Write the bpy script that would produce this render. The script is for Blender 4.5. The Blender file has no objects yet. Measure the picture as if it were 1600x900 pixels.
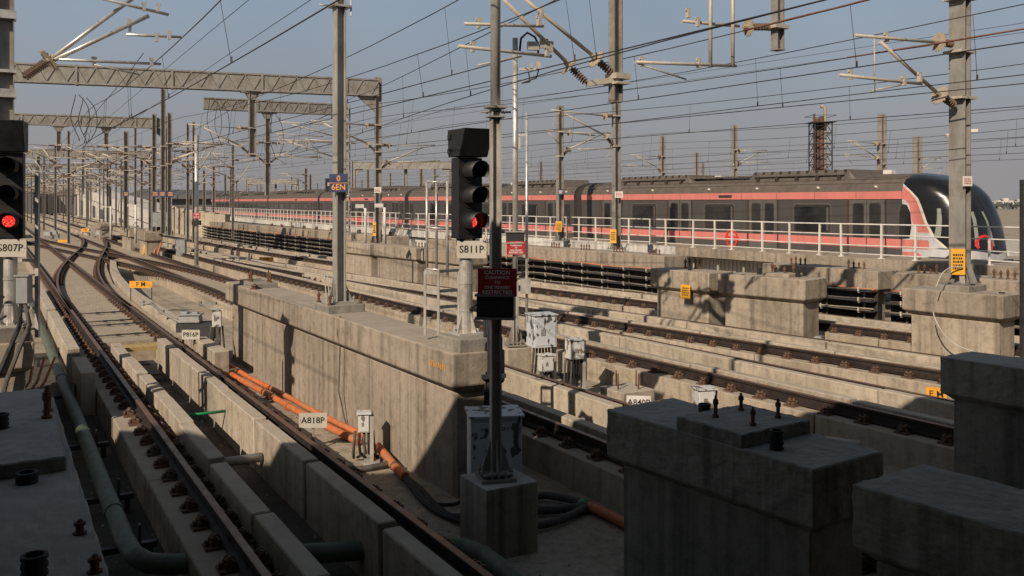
import bpy, math, random
from mathutils import Vector, Matrix
R = random.Random(7)
S = bpy.context.scene
COL = S.collection
CAM_Z, F, HOR = 2.95, 1400.0, 316.0      # eye height above rail, focal length and horizon of a 1600 px wide picture

# ------------------------------------------------------------------ survey helpers
def at(px, py, Y):
    return Vector(((px-800)/F*Y, Y, CAM_Z-(py-HOR)/F*Y))
def on(px, py, z):
    Y = F*(CAM_Z-z)/(py-HOR)
    return Vector(((px-800)/F*Y, Y, z))

# ------------------------------------------------------------------ materials
MATS = {}
def new_mat(name):
    m = bpy.data.materials.new(name); m.use_nodes = True
    nt = m.node_tree; nt.nodes.clear()
    out = nt.nodes.new('ShaderNodeOutputMaterial')
    b = nt.nodes.new('ShaderNodeBsdfPrincipled')
    nt.links.new(b.outputs[0], out.inputs[0])
    MATS[name] = m
    return m, nt, b
def noise(nt, scale, detail=4, vec=None, rough=.55):
    n = nt.nodes.new('ShaderNodeTexNoise'); n.inputs['Scale'].default_value = scale
    n.inputs['Detail'].default_value = detail; n.inputs['Roughness'].default_value = rough
    if vec is not None: nt.links.new(vec, n.inputs['Vector'])
    return n.outputs['Fac']
def ramp(nt, fac, stops):
    r = nt.nodes.new('ShaderNodeValToRGB'); e = r.color_ramp.elements
    while len(e) < len(stops): e.new(.5)
    for el, (p, c) in zip(e, stops):
        el.position = p; el.color = (c[0], c[1], c[2], 1) if not isinstance(c, (int, float)) else (c, c, c, 1)
    nt.links.new(fac, r.inputs[0]); return r.outputs[0]
def mixc(nt, a, b, fac, mode='MIX'):
    m = nt.nodes.new('ShaderNodeMix'); m.data_type = 'RGBA'; m.blend_type = mode
    for sock, v in ((m.inputs[6], a), (m.inputs[7], b)):
        if isinstance(v, (tuple, list)): sock.default_value = (v[0], v[1], v[2], 1)
        else: nt.links.new(v, sock)
    if isinstance(fac, (int, float)): m.inputs[0].default_value = fac
    else: nt.links.new(fac, m.inputs[0])
    return m.outputs[2]
def position(nt, scale=None):
    g = nt.nodes.new('ShaderNodeNewGeometry'); v = g.outputs['Position']
    if scale:
        mp = nt.nodes.new('ShaderNodeMapping'); mp.inputs['Scale'].default_value = scale
        nt.links.new(v, mp.inputs['Vector']); v = mp.outputs[0]
    return v
def up_facing(nt):
    g = nt.nodes.new('ShaderNodeNewGeometry'); s = nt.nodes.new('ShaderNodeSeparateXYZ')
    nt.links.new(g.outputs['Normal'], s.inputs[0]); return s.outputs[2]
def bump(nt, b, h, strength, dist):
    n = nt.nodes.new('ShaderNodeBump'); n.inputs['Strength'].default_value = strength; n.inputs['Distance'].default_value = dist
    nt.links.new(h, n.inputs['Height']); nt.links.new(n.outputs[0], b.inputs['Normal'])

def concrete(name, col, dust=None, streak=.5, boards=True):
    m, nt, b = new_mat(name)
    p = position(nt)
    big = ramp(nt, noise(nt, .55, 5, p), [(.30, tuple(c*.74 for c in col)), (.55, col), (.78, tuple(min(1, c*1.2) for c in col))])
    fine = ramp(nt, noise(nt, 7, 6, p, .7), [(.30, .66), (.50, 1.0), (.75, 1.14)])
    c = mixc(nt, big, fine, 1.0, 'MULTIPLY')
    st = ramp(nt, noise(nt, 1.0, 5, position(nt, (5.5, 5.5, .22)), .6), [(.34, .50), (.52, 1.0), (.72, 1.12)])
    c = mixc(nt, c, mixc(nt, c, st, 1.0, 'MULTIPLY'), streak)
    pits = ramp(nt, noise(nt, 34, 2, p), [(.66, 1.0), (.76, .62)])
    c = mixc(nt, c, pits, 1.0, 'MULTIPLY')
    oi = nt.nodes.new('ShaderNodeObjectInfo')
    c = mixc(nt, c, ramp(nt, oi.outputs['Random'], [(0., (.84, .83, .82)), (.5, (.98, .97, .95)), (1., (1.08, 1.07, 1.04))]), 1., 'MULTIPLY')
    run = ramp(nt, noise(nt, 1.0, 4, position(nt, (2.6, 2.6, .10)), .5), [(.63, 0.), (.76, .38)])
    c = mixc(nt, c, tuple(v*.42 for v in col), run)
    blot = ramp(nt, noise(nt, 1.5, 6, p, .75), [(.60, 0.), (.74, .36)])
    c = mixc(nt, c, tuple(v*.5 for v in col), blot)
    if dust:
        d = mixc(nt, dust, tuple(v*.72 for v in dust), ramp(nt, noise(nt, 2.2, 6, p, .7), [(.35, 0.), (.7, 1.)]))
        u = ramp(nt, up_facing(nt), [(.55, 0.), (.9, .85)])
        c = mixc(nt, c, d, u)
    nt.links.new(c, b.inputs['Base Color']); b.inputs['Roughness'].default_value = .92
    b.inputs['Specular IOR Level'].default_value = .2
    h = nt.nodes.new('ShaderNodeMath'); h.operation = 'ADD'
    nt.links.new(noise(nt, 22, 6, p, .7), h.inputs[0])
    nt.links.new(noise(nt, 1.0, 3, position(nt, (9, 9, .15))), h.inputs[1])
    bump(nt, b, h.outputs[0], .55, .012)
    return m
def metal(name, col, rough=.5, metallic=.6, var=.35, scale=6, streak=True, dirt=None):
    m, nt, b = new_mat(name)
    p = position(nt, (1, 1, .25)) if streak else position(nt)
    c = ramp(nt, noise(nt, scale, 6, p, .65), [(.28, tuple(v*(1-var) for v in col)), (.55, col), (.8, tuple(min(1, v*(1+var*.5)) for v in col))])
    if dirt:
        c = mixc(nt, c, dirt, ramp(nt, noise(nt, scale*.4, 6, position(nt), .7), [(.45, 0.), (.68, .9)]))
    nt.links.new(c, b.inputs['Base Color'])
    b.inputs['Metallic'].default_value = metallic
    nt.links.new(ramp(nt, noise(nt, scale*2, 3, position(nt)), [(.3, max(.05, rough-.12)), (.7, min(1, rough+.12))]), b.inputs['Roughness'])
    return m
def paint(name, col, rough=.5, var=.15, scale=4, spec=.4):
    m = metal(name, col, rough, 0.0, var, scale, True)
    return m
def peeling(name, top, under, thr=.52):
    m, nt, b = new_mat(name)
    p = position(nt)
    f = ramp(nt, noise(nt, 9.5, 2, position(nt, (1, 1, .62)), .45), [(thr, 0.), (thr+.012, 1.)])
    t = mixc(nt, top, tuple(v*.75 for v in top), noise(nt, 9, 5, p))
    u = mixc(nt, under, tuple(v*.5 for v in under), noise(nt, 22, 5, p))
    nt.links.new(mixc(nt, t, u, f), b.inputs['Base Color']); b.inputs['Roughness'].default_value = .55
    bump(nt, b, f, -.4, .01)
    return m
def emit(name, col, strength):
    m, nt, b = new_mat(name)
    n = noise(nt, 60, 1, position(nt))
    c = ramp(nt, n, [(.38, tuple(v*.5 for v in col)), (.52, col), (.68, (1., .22, .12))])
    nt.links.new(c, b.inputs['Emission Color']); b.inputs['Emission Strength'].default_value = strength
    b.inputs['Base Color'].default_value = (.1, .005, .005, 1); b.inputs['Roughness'].default_value = .2
    return m

CON  = concrete('concrete_pier', (.365, .310, .247), (.41, .352, .285), .75)
CONL = concrete('concrete_guard', (.445, .385, .308), (.485, .422, .34), .5)
CONP = concrete('concrete_plinth', (.405, .345, .268), (.43, .368, .29), .55)
CONF = concrete('dusty_slab', (.39, .325, .253), (.41, .347, .27), .2)
CONG = concrete('grey_pad', (.27, .25, .22), (.30, .275, .235), .5)
CONW = concrete('white_girder', (.62, .60, .56), (.5, .46, .4), .6)
def ground_mat():
    m, nt, b = new_mat('yard_ground')
    p = position(nt)
    c = ramp(nt, noise(nt, .4, 6, p, .65), [(.3, (.21, .17, .13)), (.5, (.33, .28, .215)), (.75, (.40, .345, .27))])
    f = ramp(nt, noise(nt, 9, 7, p, .75), [(.3, .55), (.52, 1.), (.75, 1.15)])
    c = mixc(nt, c, f, 1., 'MULTIPLY')
    c = mixc(nt, c, (.10, .08, .06), ramp(nt, noise(nt, 1.3, 6, p, .7), [(.56, 0.), (.70, .75)]))
    c = mixc(nt, c, (.15, .08, .045), ramp(nt, noise(nt, 2.6, 4, position(nt, (1, 1.7, 1)), .6), [(.62, 0.), (.74, .5)]))
    nt.links.new(c, b.inputs['Base Color']); b.inputs['Roughness'].default_value = .95
    bump(nt, b, noise(nt, 30, 6, p, .7), .5, .01)
ground_mat()
RAIL  = metal('rusty_rail', (.036, .025, .020), .7, .25, .5, 5, False)
RTOP  = metal('rail_head', (.21, .112, .068), .42, .45, .35, 3, False)
FAST  = metal('rusty_fastener', (.15, .09, .06), .75, .3, .55, 18, False)
GALV  = metal('galvanised_steel', (.46, .445, .41), .5, .15, .28, 7, True, (.25, .22, .18))
GALVM = metal('pale_mast_steel', (.37, .36, .325), .5, .15, .22, 6, True, (.27, .25, .21))
GALVD = metal('weathered_mast_steel', (.275, .26, .235), .6, .1, .30, 6, True, (.18, .15, .12))
TUBE  = metal('dusty_aluminium_tube', (.46, .41, .34), .55, .1, .22, 9, False)
PIPE  = metal('bright_pipe', (.62, .59, .54), .36, .45, .2, 8, True, (.34, .31, .27))
DARK  = metal('dark_steel', (.05, .05, .052), .6, .3, .3, 8, False)
WIRE  = metal('overhead_wire', (.05, .045, .042), .6, .4, .2, 2, False)
COPP  = metal('copper_wire', (.24, .10, .065), .55, .4, .3, 6, False)
INS   = metal('brown_insulator', (.17, .115, .085), .4, .0, .25, 12, False)
INSL  = metal('dusty_insulator', (.36, .30, .22), .6, .0, .25, 12, False)
BLACK = paint('signal_black', (.012, .012, .013), .55, .3)
RUBB  = paint('black_rubber', (.016, .016, .017), .75, .4, 12)
CABLE = paint('grey_cable', (.085, .075, .065), .8, .4, 14)
ORNG  = metal('orange_conduit', (.56, .145, .04), .6, 0., .32, 7, False, (.36, .19, .10))
YELL  = paint('yellow_sign_paint', (.72, .36, .03), .55, .12)
ORSG  = paint('orange_sign_paint', (.74, .33, .025), .55, .14)
REDS  = paint('red_sign_paint', (.34, .018, .022), .45, .15)
BLUE  = paint('blue_sign_paint', (.02, .03, .10), .5, .2)
ORTX  = paint('orange_letter_paint', (.75, .33, .05), .5, .05)
PLATE = metal('pale_plate_paint', (.50, .47, .41), .55, 0., .14, 9, True, (.40, .36, .29))
WHITE = paint('white_paint', (.66, .63, .58), .6, .22, 3)
WHTX  = paint('white_letter_paint', (.75, .72, .70), .5, .05)
BLTX  = paint('black_letter_paint', (.012, .012, .012), .5, .05)
REDTX = paint('red_letter_paint', (.45, .05, .05), .5, .05)
RACKC = paint('dusty_rack_cable', (.13, .112, .09), .8, .5, 9)
GREEN = paint('green_pipe_paint', (.095, .12, .08), .6, .4, 5)
GRBR  = paint('bright_green_paint', (.02, .25, .10), .5, .2)
BOXG  = paint('grey_box_paint', (.30, .31, .31), .55, .25, 6)
PEEL  = peeling('peeling_white_film', (.60, .63, .66), (.13, .125, .115), .585)
PEELB = peeling('peeling_film_box', (.66, .66, .64), (.27, .22, .165), .56)
RUSTB = metal('rusty_bolt', (.15, .075, .04), .8, .2, .4, 30, False)
TBODY = metal('train_steel', (.086, .080, .077), .50, .25, .20, 1.2, True)
TROOF = metal('train_roof', (.125, .105, .09), .7, .15, .3, 3, False)
TDARK = paint('train_dark', (.035, .028, .024), .7, .3)
PINK  = paint('salmon_paint', (.58, .19, .165), .5, .14, 3)
RED   = paint('red_emblem', (.60, .03, .025), .45, .05)
SILV  = metal('nose_silver', (.50, .50, .52), .35, .3, .1, 3, False)
CREAM = paint('cream_line', (.70, .66, .56), .4, .05)
GLASS = metal('train_glass', (.013, .014, .016), .08, 0., .6, .9, True, (.045, .042, .04))
DOORM = metal('train_door_steel', (.125, .118, .114), .45, .2, .16, 2, True)
NOSEB = paint('nose_black', (.014, .014, .015), .16, .2)
PALEG = paint('cab_panel', (.24, .265, .22), .4, .05)
FARD  = paint('hazy_dark_roof', (.10, .098, .10), .9, .25, .3)
FARW  = paint('hazy_pale_wall', (.56, .525, .48), .9, .2, .5)
FARM  = metal('hazy_mast', (.25, .225, .205), .8, .1, .25, 3, False)
FART  = paint('hazy_tree', (.075, .085, .075), .9, .3, .6)
def lens_red(): return emit('red_lamp', (1.0, .018, .02), 1.25)
FLUE = metal('brown_flue', (.115, .062, .048), .7, .2, .4, 2, True)
REDL = lens_red()
FLOORD = concrete('dark_gutter_floor', (.085, .075, .065), None, .2)  # gutter floor much darker than the yard ground
COND = concrete('shade_toned_pier', (.31, .285, .245), (.47, .44, .40), .9)  # pier concrete with the canopy shade put into its colour, tops kept paler

# ------------------------------------------------------------------ mesh builder
ORG = {}
class MB:
    def __init__(s): s.v = []; s.f = []; s.m = []; s.sm = []
    def add(s, vs, fs, mi=0, smooth=False):
        o = len(s.v); s.v += [Vector(x) for x in vs]
        for f in fs: s.f.append([o+i for i in f]); s.m.append(mi); s.sm.append(smooth)
        return s
    def box(s, c, size, ang=0., mi=0, top=1.0):
        hx, hy, hz = size[0]/2, size[1]/2, size[2]/2; ca, sa = math.cos(ang), math.sin(ang); vs = []
        for z, k in ((-hz, 1.), (hz, top)):
            for x, y in ((-hx, -hy), (hx, -hy), (hx, hy), (-hx, hy)):
                vs.append((c[0]+(x*ca-y*sa)*k, c[1]+(x*sa+y*ca)*k, c[2]+z))
        return s.add(vs, [(3, 2, 1, 0), (4, 5, 6, 7), (0, 1, 5, 4), (1, 2, 6, 5), (2, 3, 7, 6), (3, 0, 4, 7)], mi)
    def bar(s, p, q, w, h, mi=0, up=(0, 0, 1)):
        p, q = Vector(p), Vector(q); d = (q-p).normalized(); u = Vector(up)
        if abs(d.dot(u)) > .98: u = Vector((1, 0, 0))
        a = d.cross(u).normalized(); b = a.cross(d).normalized(); vs = []
        for e in (p, q):
            for i, j in ((-1, -1), (1, -1), (1, 1), (-1, 1)): vs.append(e+a*(i*w/2)+b*(j*h/2))
        return s.add(vs, [(3, 2, 1, 0), (4, 5, 6, 7), (0, 1, 5, 4), (1, 2, 6, 5), (2, 3, 7, 6), (3, 0, 4, 7)], mi)
    def tube(s, pts, r, n=8, mi=0, caps=True):
        pts = [Vector(p) for p in pts]; rs = r if isinstance(r, (list, tuple)) else [r]*len(pts)
        u = None; vs = []
        for i, p in enumerate(pts):
            if i == 0: d = pts[1]-p
            elif i == len(pts)-1: d = p-pts[i-1]
            else: d = (pts[i+1]-p).normalized()+(p-pts[i-1]).normalized()
            if d.length < 1e-9: d = pts[-1]-pts[0]
            d.normalize()
            if u is None:
                u = d.orthogonal().normalized()
            u = (u-d*u.dot(d)).normalized(); w = d.cross(u)
            for k in range(n):
                a = 2*math.pi*k/n; vs.append(p+(u*math.cos(a)+w*math.sin(a))*rs[i])
        o = len(s.v); fs = []
        for i in range(len(pts)-1):
            for k in range(n):
                fs.append((i*n+k, i*n+(k+1) % n, (i+1)*n+(k+1) % n, (i+1)*n+k))
        s.add(vs, fs, mi, True)
        if caps:
            s.f.append([o+k for k in reversed(range(n))]); s.m.append(mi); s.sm.append(False)
            s.f.append([o+(len(pts)-1)*n+k for k in range(n)]); s.m.append(mi); s.sm.append(False)
        return s
    def turned(s, p, q, prof, n=10, mi=0):
        p, q = Vector(p), Vector(q); d = (q-p).normalized(); u = d.orthogonal().normalized(); w = d.cross(u); vs = []
        for t, r in prof:
            c = p.lerp(q, t)
            for k in range(n):
                a = 2*math.pi*k/n; vs.append(c+(u*math.cos(a)+w*math.sin(a))*r)
        m = len(prof); fs = [(i*n+k, i*n+(k+1) % n, (i+1)*n+(k+1) % n, (i+1)*n+k) for i in range(m-1) for k in range(n)]
        fs.append(tuple(reversed(range(n)))); fs.append(tuple((m-1)*n+k for k in range(n)))
        return s.add(vs, fs, mi)
    def sweep(s, prof, path, normals, mi=0, mfun=None):
        """prof: closed list of (lateral, z) swept along path points with right-hand normals"""
        n = len(prof); vs = []
        for p, nr in zip(path, normals):
            for u, v in prof: vs.append((p[0]+nr[0]*u, p[1]+nr[1]*u, p[2]+v))
        fs = []; ms = []
        for i in range(len(path)-1):
            for k in range(n):
                fs.append((i*n+k, (i+1)*n+k, (i+1)*n+(k+1) % n, i*n+(k+1) % n)); ms.append(mfun(k) if mfun else mi)
        o = len(s.v); s.v += [Vector(x) for x in vs]
        for f, m_ in zip(fs, ms): s.f.append([o+i for i in f]); s.m.append(m_); s.sm.append(False)
        s.f.append([o+k for k in range(n)]); s.m.append(mi); s.sm.append(False)
        s.f.append([o+(len(path)-1)*n+k for k in reversed(range(n))]); s.m.append(mi); s.sm.append(False)
        return s
    def poly(s, pts, mi=0): return s.add(pts, [tuple(range(len(pts)))], mi)
    def slab(s, pts, z0, z1, mi=0):
        n = len(pts); vs = [(x, y, z0) for x, y in pts]+[(x, y, z1) for x, y in pts]
        fs = [tuple(reversed(range(n))), tuple(range(n, 2*n))]+[(k, (k+1) % n, n+(k+1) % n, n+k) for k in range(n)]
        return s.add(vs, fs, mi)
    def rings(s, loops, mi=0):
        n = len(loops[0]); vs = [p for l in loops for p in l]
        fs = [(i*n+k, i*n+(k+1) % n, (i+1)*n+(k+1) % n, (i+1)*n+k) for i in range(len(loops)-1) for k in range(n)]
        fs.append(tuple(reversed(range(n)))); fs.append(tuple((len(loops)-1)*n+k for k in range(n)))
        return s.add(vs, fs, mi)
    def build(s, name, mats, parent=None, bevel=0, seg=2, label=None, kind=None):
        me = bpy.data.meshes.new(name)
        off = ORG.get(parent.name, Vector((0, 0, 0))) if parent is not None else Vector((0, 0, 0))
        me.from_pydata([tuple(v-off) for v in s.v], [], s.f)
        if not isinstance(mats, (list, tuple)): mats = [mats]
        for m in mats: me.materials.append(m)
        me.polygons.foreach_set('material_index', s.m); me.polygons.foreach_set('use_smooth', s.sm)
        import bmesh
        bm = bmesh.new(); bm.from_mesh(me); bmesh.ops.recalc_face_normals(bm, faces=bm.faces); bm.to_mesh(me); bm.free()
        me.update()
        o = bpy.data.objects.new(name, me); COL.objects.link(o)
        if parent is not None: o.parent = parent
        ORG[o.name] = off
        if bevel:
            b = o.modifiers.new('bevel', 'BEVEL'); b.width = bevel; b.segments = seg; b.limit_method = 'ANGLE'; b.angle_limit = .6
        if label: o['label'] = label
        if kind: o['kind'] = kind
        return o
def tag(o, label=None, cat=None, group=None, kind=None):
    if label: o['label'] = label
    if cat: o['category'] = cat
    if group: o['group'] = group
    if kind: o['kind'] = kind
    return o
def thing(name, label, cat, loc=(0, 0, 0), group=None):
    o = bpy.data.objects.new(name, None); COL.objects.link(o); o.location = loc; o.empty_display_size = .2
    ORG[o.name] = Vector(loc); return tag(o, label, cat, group)
KIDS = {}
def kids(o):
    return [c for c in COL.objects if c.parent is o]
def dup(root, loc, rz=0., label=None, group=None, zscale=None):
    def cp(o, par):
        c = o.copy(); COL.objects.link(c)
        if par is not None: c.parent = par
        ORG[c.name] = ORG.get(o.name, Vector((0, 0, 0)))
        for k in KIDS_OF[o.name]: cp(k, c)
        return c
    if root.name not in KIDS_OF: index(root)
    r = cp(root, None); r.location = loc; r.rotation_euler = (0, 0, rz)
    if label: r['label'] = label
    if group: r['group'] = group
    return r
KIDS_OF = {}
def index(o):
    KIDS_OF[o.name] = kids(o)
    for k in KIDS_OF[o.name]: index(k)

def lettering(lines, center, xdir, size, mat, parent, name='lettering', gap=1.25, up=(0, 0, 1), bold=.0, sizes=None, shear=0, lift=.004):
    xd = Vector(xdir).normalized(); u = Vector(up).normalized(); nrm = xd.cross(u)
    mb = MB(); n = len(lines)
    for i, t in enumerate(lines):
        sz = sizes[i] if sizes else size
        cu = bpy.data.curves.new('t', 'FONT'); cu.body = t; cu.size = sz; cu.align_x = 'CENTER'; cu.align_y = 'CENTER'; cu.offset = bold*sz
        cu.extrude = .0; cu.resolution_u = 2
        ob = bpy.data.objects.new('t', cu); COL.objects.link(ob)
        dg = bpy.context.evaluated_depsgraph_get(); me = ob.evaluated_get(dg).to_mesh()
        c = Vector(center)+u*((n-1)/2-i)*size*gap
        mb.add([c+xd*v.co.x+u*v.co.y+nrm*lift for v in me.vertices], [tuple(p.vertices) for p in me.polygons])
        ob.evaluated_get(dg).to_mesh_clear(); bpy.data.objects.remove(ob); bpy.data.curves.remove(cu)
    return mb.build(name, mat, parent)

# ------------------------------------------------------------------ track alignments: plan curves X(Y)
class Curve:
    def __init__(s, Y0, X0, slopes, y_lo=-5., y_hi=420.):
        s.step = .5; s.lo = y_lo; s.sl = slopes
        n = int((y_hi-y_lo)/s.step)+2; ys = [y_lo+i*s.step for i in range(n)]; xs = [0.]
        for i in range(1, n): xs.append(xs[-1]+s.m((ys[i]+ys[i-1])/2)*s.step)
        s.xs = xs; s.off = 0; s.off = X0-s.x(Y0)
    def m(s, Y):
        t = s.sl
        if Y <= t[0][0]: return t[0][1]
        for (a, b), (c, d) in zip(t, t[1:]):
            if Y <= c: return b+(d-b)*(Y-a)/(c-a)
        return t[-1][1]
    def x(s, Y):
        k = (Y-s.lo)/s.step; i = max(0, min(len(s.xs)-2, int(k))); f = k-i
        return s.xs[i]*(1-f)+s.xs[i+1]*f+s.off
    def nrm(s, Y):
        m = s.m(Y); l = math.hypot(1, m); return Vector((1/l, -m/l, 0))
    def tan(s, Y):
        m = s.m(Y); l = math.hypot(1, m); return Vector((m/l, 1/l, 0))
    def pt(s, Y, d=0., z=0.):
        n = s.nrm(Y); return Vector((s.x(Y)+n.x*d, Y+n.y*d, z))
    def walk(s, y0, y1, ds):
        """Y values every ds metres of arc"""
        out = []; Y = y0
        while Y <= y1: out.append(Y); Y += ds/math.hypot(1, s.m(Y))
        return out
    def samples(s, y0, y1, straight=False):
        if straight: return [y0, (y0+y1)/2, y1]
        out = []; Y = y0
        while Y < y1: out.append(Y); Y += max(1.2, Y*.07)
        out.append(y1); return out
class Shifted:
    """a crossover: base curve plus a smooth sideways shift in X"""
    def __init__(s, base, fn): s.b = base; s.fn = fn
    def x(s, Y): return s.b.x(Y)+s.fn(Y)
    def m(s, Y): return (s.x(Y+.05)-s.x(Y-.05))/.1
    nrm = Curve.nrm; tan = Curve.tan; pt = Curve.pt; walk = Curve.walk; samples = Curve.samples
def smooth(t): t = max(0., min(1., t)); return t*t*(3-2*t)

C1 = Curve(7.07, -1.05, [(0, -.58)])
CA = Curve(7.07, 4.34, [(0, -.58)])
CB = Curve(18.5, 2.48, [(0, -.62), (35, -.62), (70, -.58)])
CC = Curve(16., 8.25, [(0, -.77), (32, -.75), (62, -.60), (110, -.57)])
CD = Curve(16., 13.15, [(0, -.77), (32, -.75), (62, -.60), (110, -.57)])
CR = Curve(25.7, 13.5, [(0, -.66), (25, -.66), (50, -.63), (80, -.53), (130, -.5)])     # walkway railing
XO1 = Shifted(C1, lambda Y: 5.39*smooth((Y-27)/52.))
XO2 = Shifted(CA, lambda Y: -5.39*smooth((Y-31)/46.))
FLOOR = -.62
PERP = math.atan2(.5, .866)
ALONG = C1.tan(10); ACROSS = C1.nrm(10)

# ------------------------------------------------------------------ setting
g = MB()
g.poly([(-2500, -60, FLOOR), (2500, -60, FLOOR), (2500, 4000, FLOOR), (-2500, 4000, FLOOR)])
tag(g.build('ground', MATS['yard_ground']), 'dusty concrete yard slab under the tracks', 'ground', kind='structure')

g = MB(); ys_ = [2., 12., 22.]
g.sweep([(-2.3, FLOOR+.0), (-1.10, FLOOR+.0), (-1.10, FLOOR+.006), (-2.3, FLOOR+.006)], [C1.pt(y) for y in ys_], [C1.nrm(y) for y in ys_])
g.sweep([(-.34, FLOOR+.0), (.39, FLOOR+.0), (.39, FLOOR+.006), (-.34, FLOOR+.006)], [C1.pt(y) for y in ys_[:2]]+[C1.pt(18.8)], [C1.nrm(y) for y in ys_])
tag(g.build('gutter_floor', FLOORD), 'dark gutter floor beside the left track and in its trough', 'floor', kind='structure')
def strip(mb, curve, y0, y1, u0, u1, z0, z1, straight=False, mi=0):
    ys = curve.samples(y0, y1, straight)
    mb.sweep([(u0, z0), (u1, z0), (u1, z1), (u0, z1)], [curve.pt(Y, 0, 0) for Y in ys], [curve.nrm(Y) for Y in ys], mi)
# turnout slab between the left track and the next one
mb = MB()
ys = [20.2, 26, 34, 42, 50, 58, 66, 74, 82, 90]
def half(Y): return (-1.0, max(1.05, (XO1.x(Y)-C1.x(Y)+1.35)*.865))
for a, b in zip(ys, ys[1:]):
    l0, r0 = half(a); l1, r1 = half(b)
    p = [C1.pt(a, l0), C1.pt(a, r0), C1.pt(b-.04, r1), C1.pt(b-.04, l1)]
    mb.slab([(q.x, q.y) for q in p], FLOOR-.05, -.185)
tag(mb.build('track_slab', CONF), 'flat concrete turnout slab where the tracks cross', 'slab', kind='structure')

RPROF = [(-.075, -.172), (.075, -.172), (.075, -.158), (.014, -.135), (.010, -.055), (.036, -.042), (.036, -.006), (.028, 0.), (-.028, 0.), (-.036, -.006), (-.036, -.042), (-.010, -.055), (-.014, -.135), (-.075, -.158)]
def rail(curve, off, y0, y1, parent, straight=False, label=None):
    ys = curve.samples(y0, y1, straight); mb = MB()
    mb.sweep(RPROF, [curve.pt(Y, off) for Y in ys], [curve.nrm(Y) for Y in ys], 0, lambda k: 1 if k in (6, 7, 8) else 0)
    return mb.build('rail', [RAIL, RTOP], parent, label=label)
def fastener_mesh():
    mb = MB()
    mb.box((0, 0, -.183), (.44, .19, .024))
    for sx in (-1, 1):
        mb.box((sx*.125, 0, -.150), (.085, .14, .06), 0, 0, 1.0)
        mb.tube([(sx*.135, -.038, -.14), (sx*.135, -.038, -.065)], .017, 6); mb.tube([(sx*.135, -.038, -.11), (sx*.135, -.038, -.085)], .028, 6)
        mb.tube([(sx*.135, .04, -.14), (sx*.135, .04, -.075)], .017, 6); mb.tube([(sx*.135, .04, -.115), (sx*.135, .04, -.09)], .028, 6)
        mb.tube([(sx*.07, -.07, -.145), (sx*.10, -.065, -.11), (sx*.175, .0, -.105), (sx*.10, .065, -.11), (sx*.07, .07, -.145)], .014, 5)
        mb.tube([(sx*.195, 0, -.175), (sx*.195, 0, -.12)], .022, 6)
    return mb
FME = None
def fasteners(curve, offs, y0, y1, parent, ds=.62, cap=96, y_far=70, bold=1.0):
    """near ones are objects of their own, the rest one mass"""
    global FME
    pos = []
    for off in offs:
        for Y in curve.walk(y0, y_far, ds): pos.append((Y, off))
    pos.sort()
    near, far = pos[:cap], pos[cap:]
    for Y, off in near:
        if FME is None: FME = fastener_mesh().build('rail_fastener', FAST); FME.parent = parent; o = FME
        else: o = FME.copy(); COL.objects.link(o); o.parent = parent
        p = curve.pt(Y, off)-ORG[parent.name]; n = curve.nrm(Y)
        o.location = p; o.rotation_euler = (0, 0, math.atan2(n.y, n.x)+R.uniform(-.03, .03))
        ORG[o.name] = ORG[parent.name]
    if far:
        mb = MB()
        for Y, off in far:
            p = curve.pt(Y, off); n = curve.nrm(Y); a = math.atan2(n.y, n.x)
            mb.box((p.x, p.y, -.18), (.40, .15, .03), a)
            for sx in (-1, 1): mb.box((p.x+n.x*sx*.12, p.y+n.y*sx*.12, -.14), (.09, .12, .08), a, 0, .7)
        mb.build('rail_fastener', FAST, parent, kind='stuff')
def guard(curve, u0, u1, y0, y1, ds, parent, top=.02, y_far=None, jit=.012, e=.018):
    Y = y0; L = ds
    lim = y_far or y1
    while Y < lim:
        dy = ds*R.uniform(.85, 1.15)/math.hypot(1, curve.m(Y)); Y2 = min(Y+dy, y1)
        if Y2-Y < .3: break
        mb = MB(); t = top+R.uniform(-jit, jit); sh = R.uniform(-jit, jit)*.8
        ys = [Y+e, (Y+Y2)/2, Y2-e]
        mb.sweep([(u0+.012+sh, FLOOR-.04), (u1-.012+sh, FLOOR-.04), (u1+sh, t), (u0+sh, t)], [curve.pt(q) for q in ys], [curve.nrm(q) for q in ys])
        mb.build('guard_block', CONL, parent, bevel=.012, seg=1)
        Y = Y2
    if y_far and y1 > y_far:
        mb = MB(); strip(mb, curve, Y, y1, u0, u1, FLOOR-.04, top); mb.build('guard_kerb', CONL, parent)
def plinth(curve, side, y0, y1, ds, parent, top=-.197, u=(.60, 1.06)):
    Y = y0
    while Y < y1:
        dd = ds if Y < 45 else 30
        Y2 = min(Y+dd/1.17, y1); mb = MB(); e = .012
        a, b = (u if side > 0 else (-u[1], -u[0])); ys = [Y+e, Y2-e] if Y < 45 else curve.samples(Y, Y2)
        mb.sweep([(a, FLOOR-.04), (b, FLOOR-.04), (b, top), (a, top)], [curve.pt(q) for q in ys], [curve.nrm(q) for q in ys])
        mb.build('plinth', CONP, parent, bevel=.012, seg=1)
        Y = Y2

# left track
t1 = thing('railway_track', 'left near track with two rows of concrete guard blocks between its rails', 'railway track', C1.pt(10))
rail(C1, -.76, 3.5, 260, t1, True); rail(C1, .76, 3.5, 260, t1, True)
plinth(C1, -1, 3.5, 20.2, 4.2, t1, u=(.58, 1.12)); plinth(C1, 1, 3.5, 20.2, 4.2, t1, u=(.60, .98))
guard(C1, -.52, -.33, 4.0, 18.9, 2.0, t1, .04, jit=.022, e=.045); guard(C1, .38, .56, 4.3, 18.9, 2.15, t1, .055, jit=.022, e=.045)
plinth(C1, -1, 90, 260, 60, t1); plinth(C1, 1, 90, 260, 60, t1)
fasteners(C1, (-.76, .76), 4.6, 20, t1, .58, 96, 70)
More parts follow.
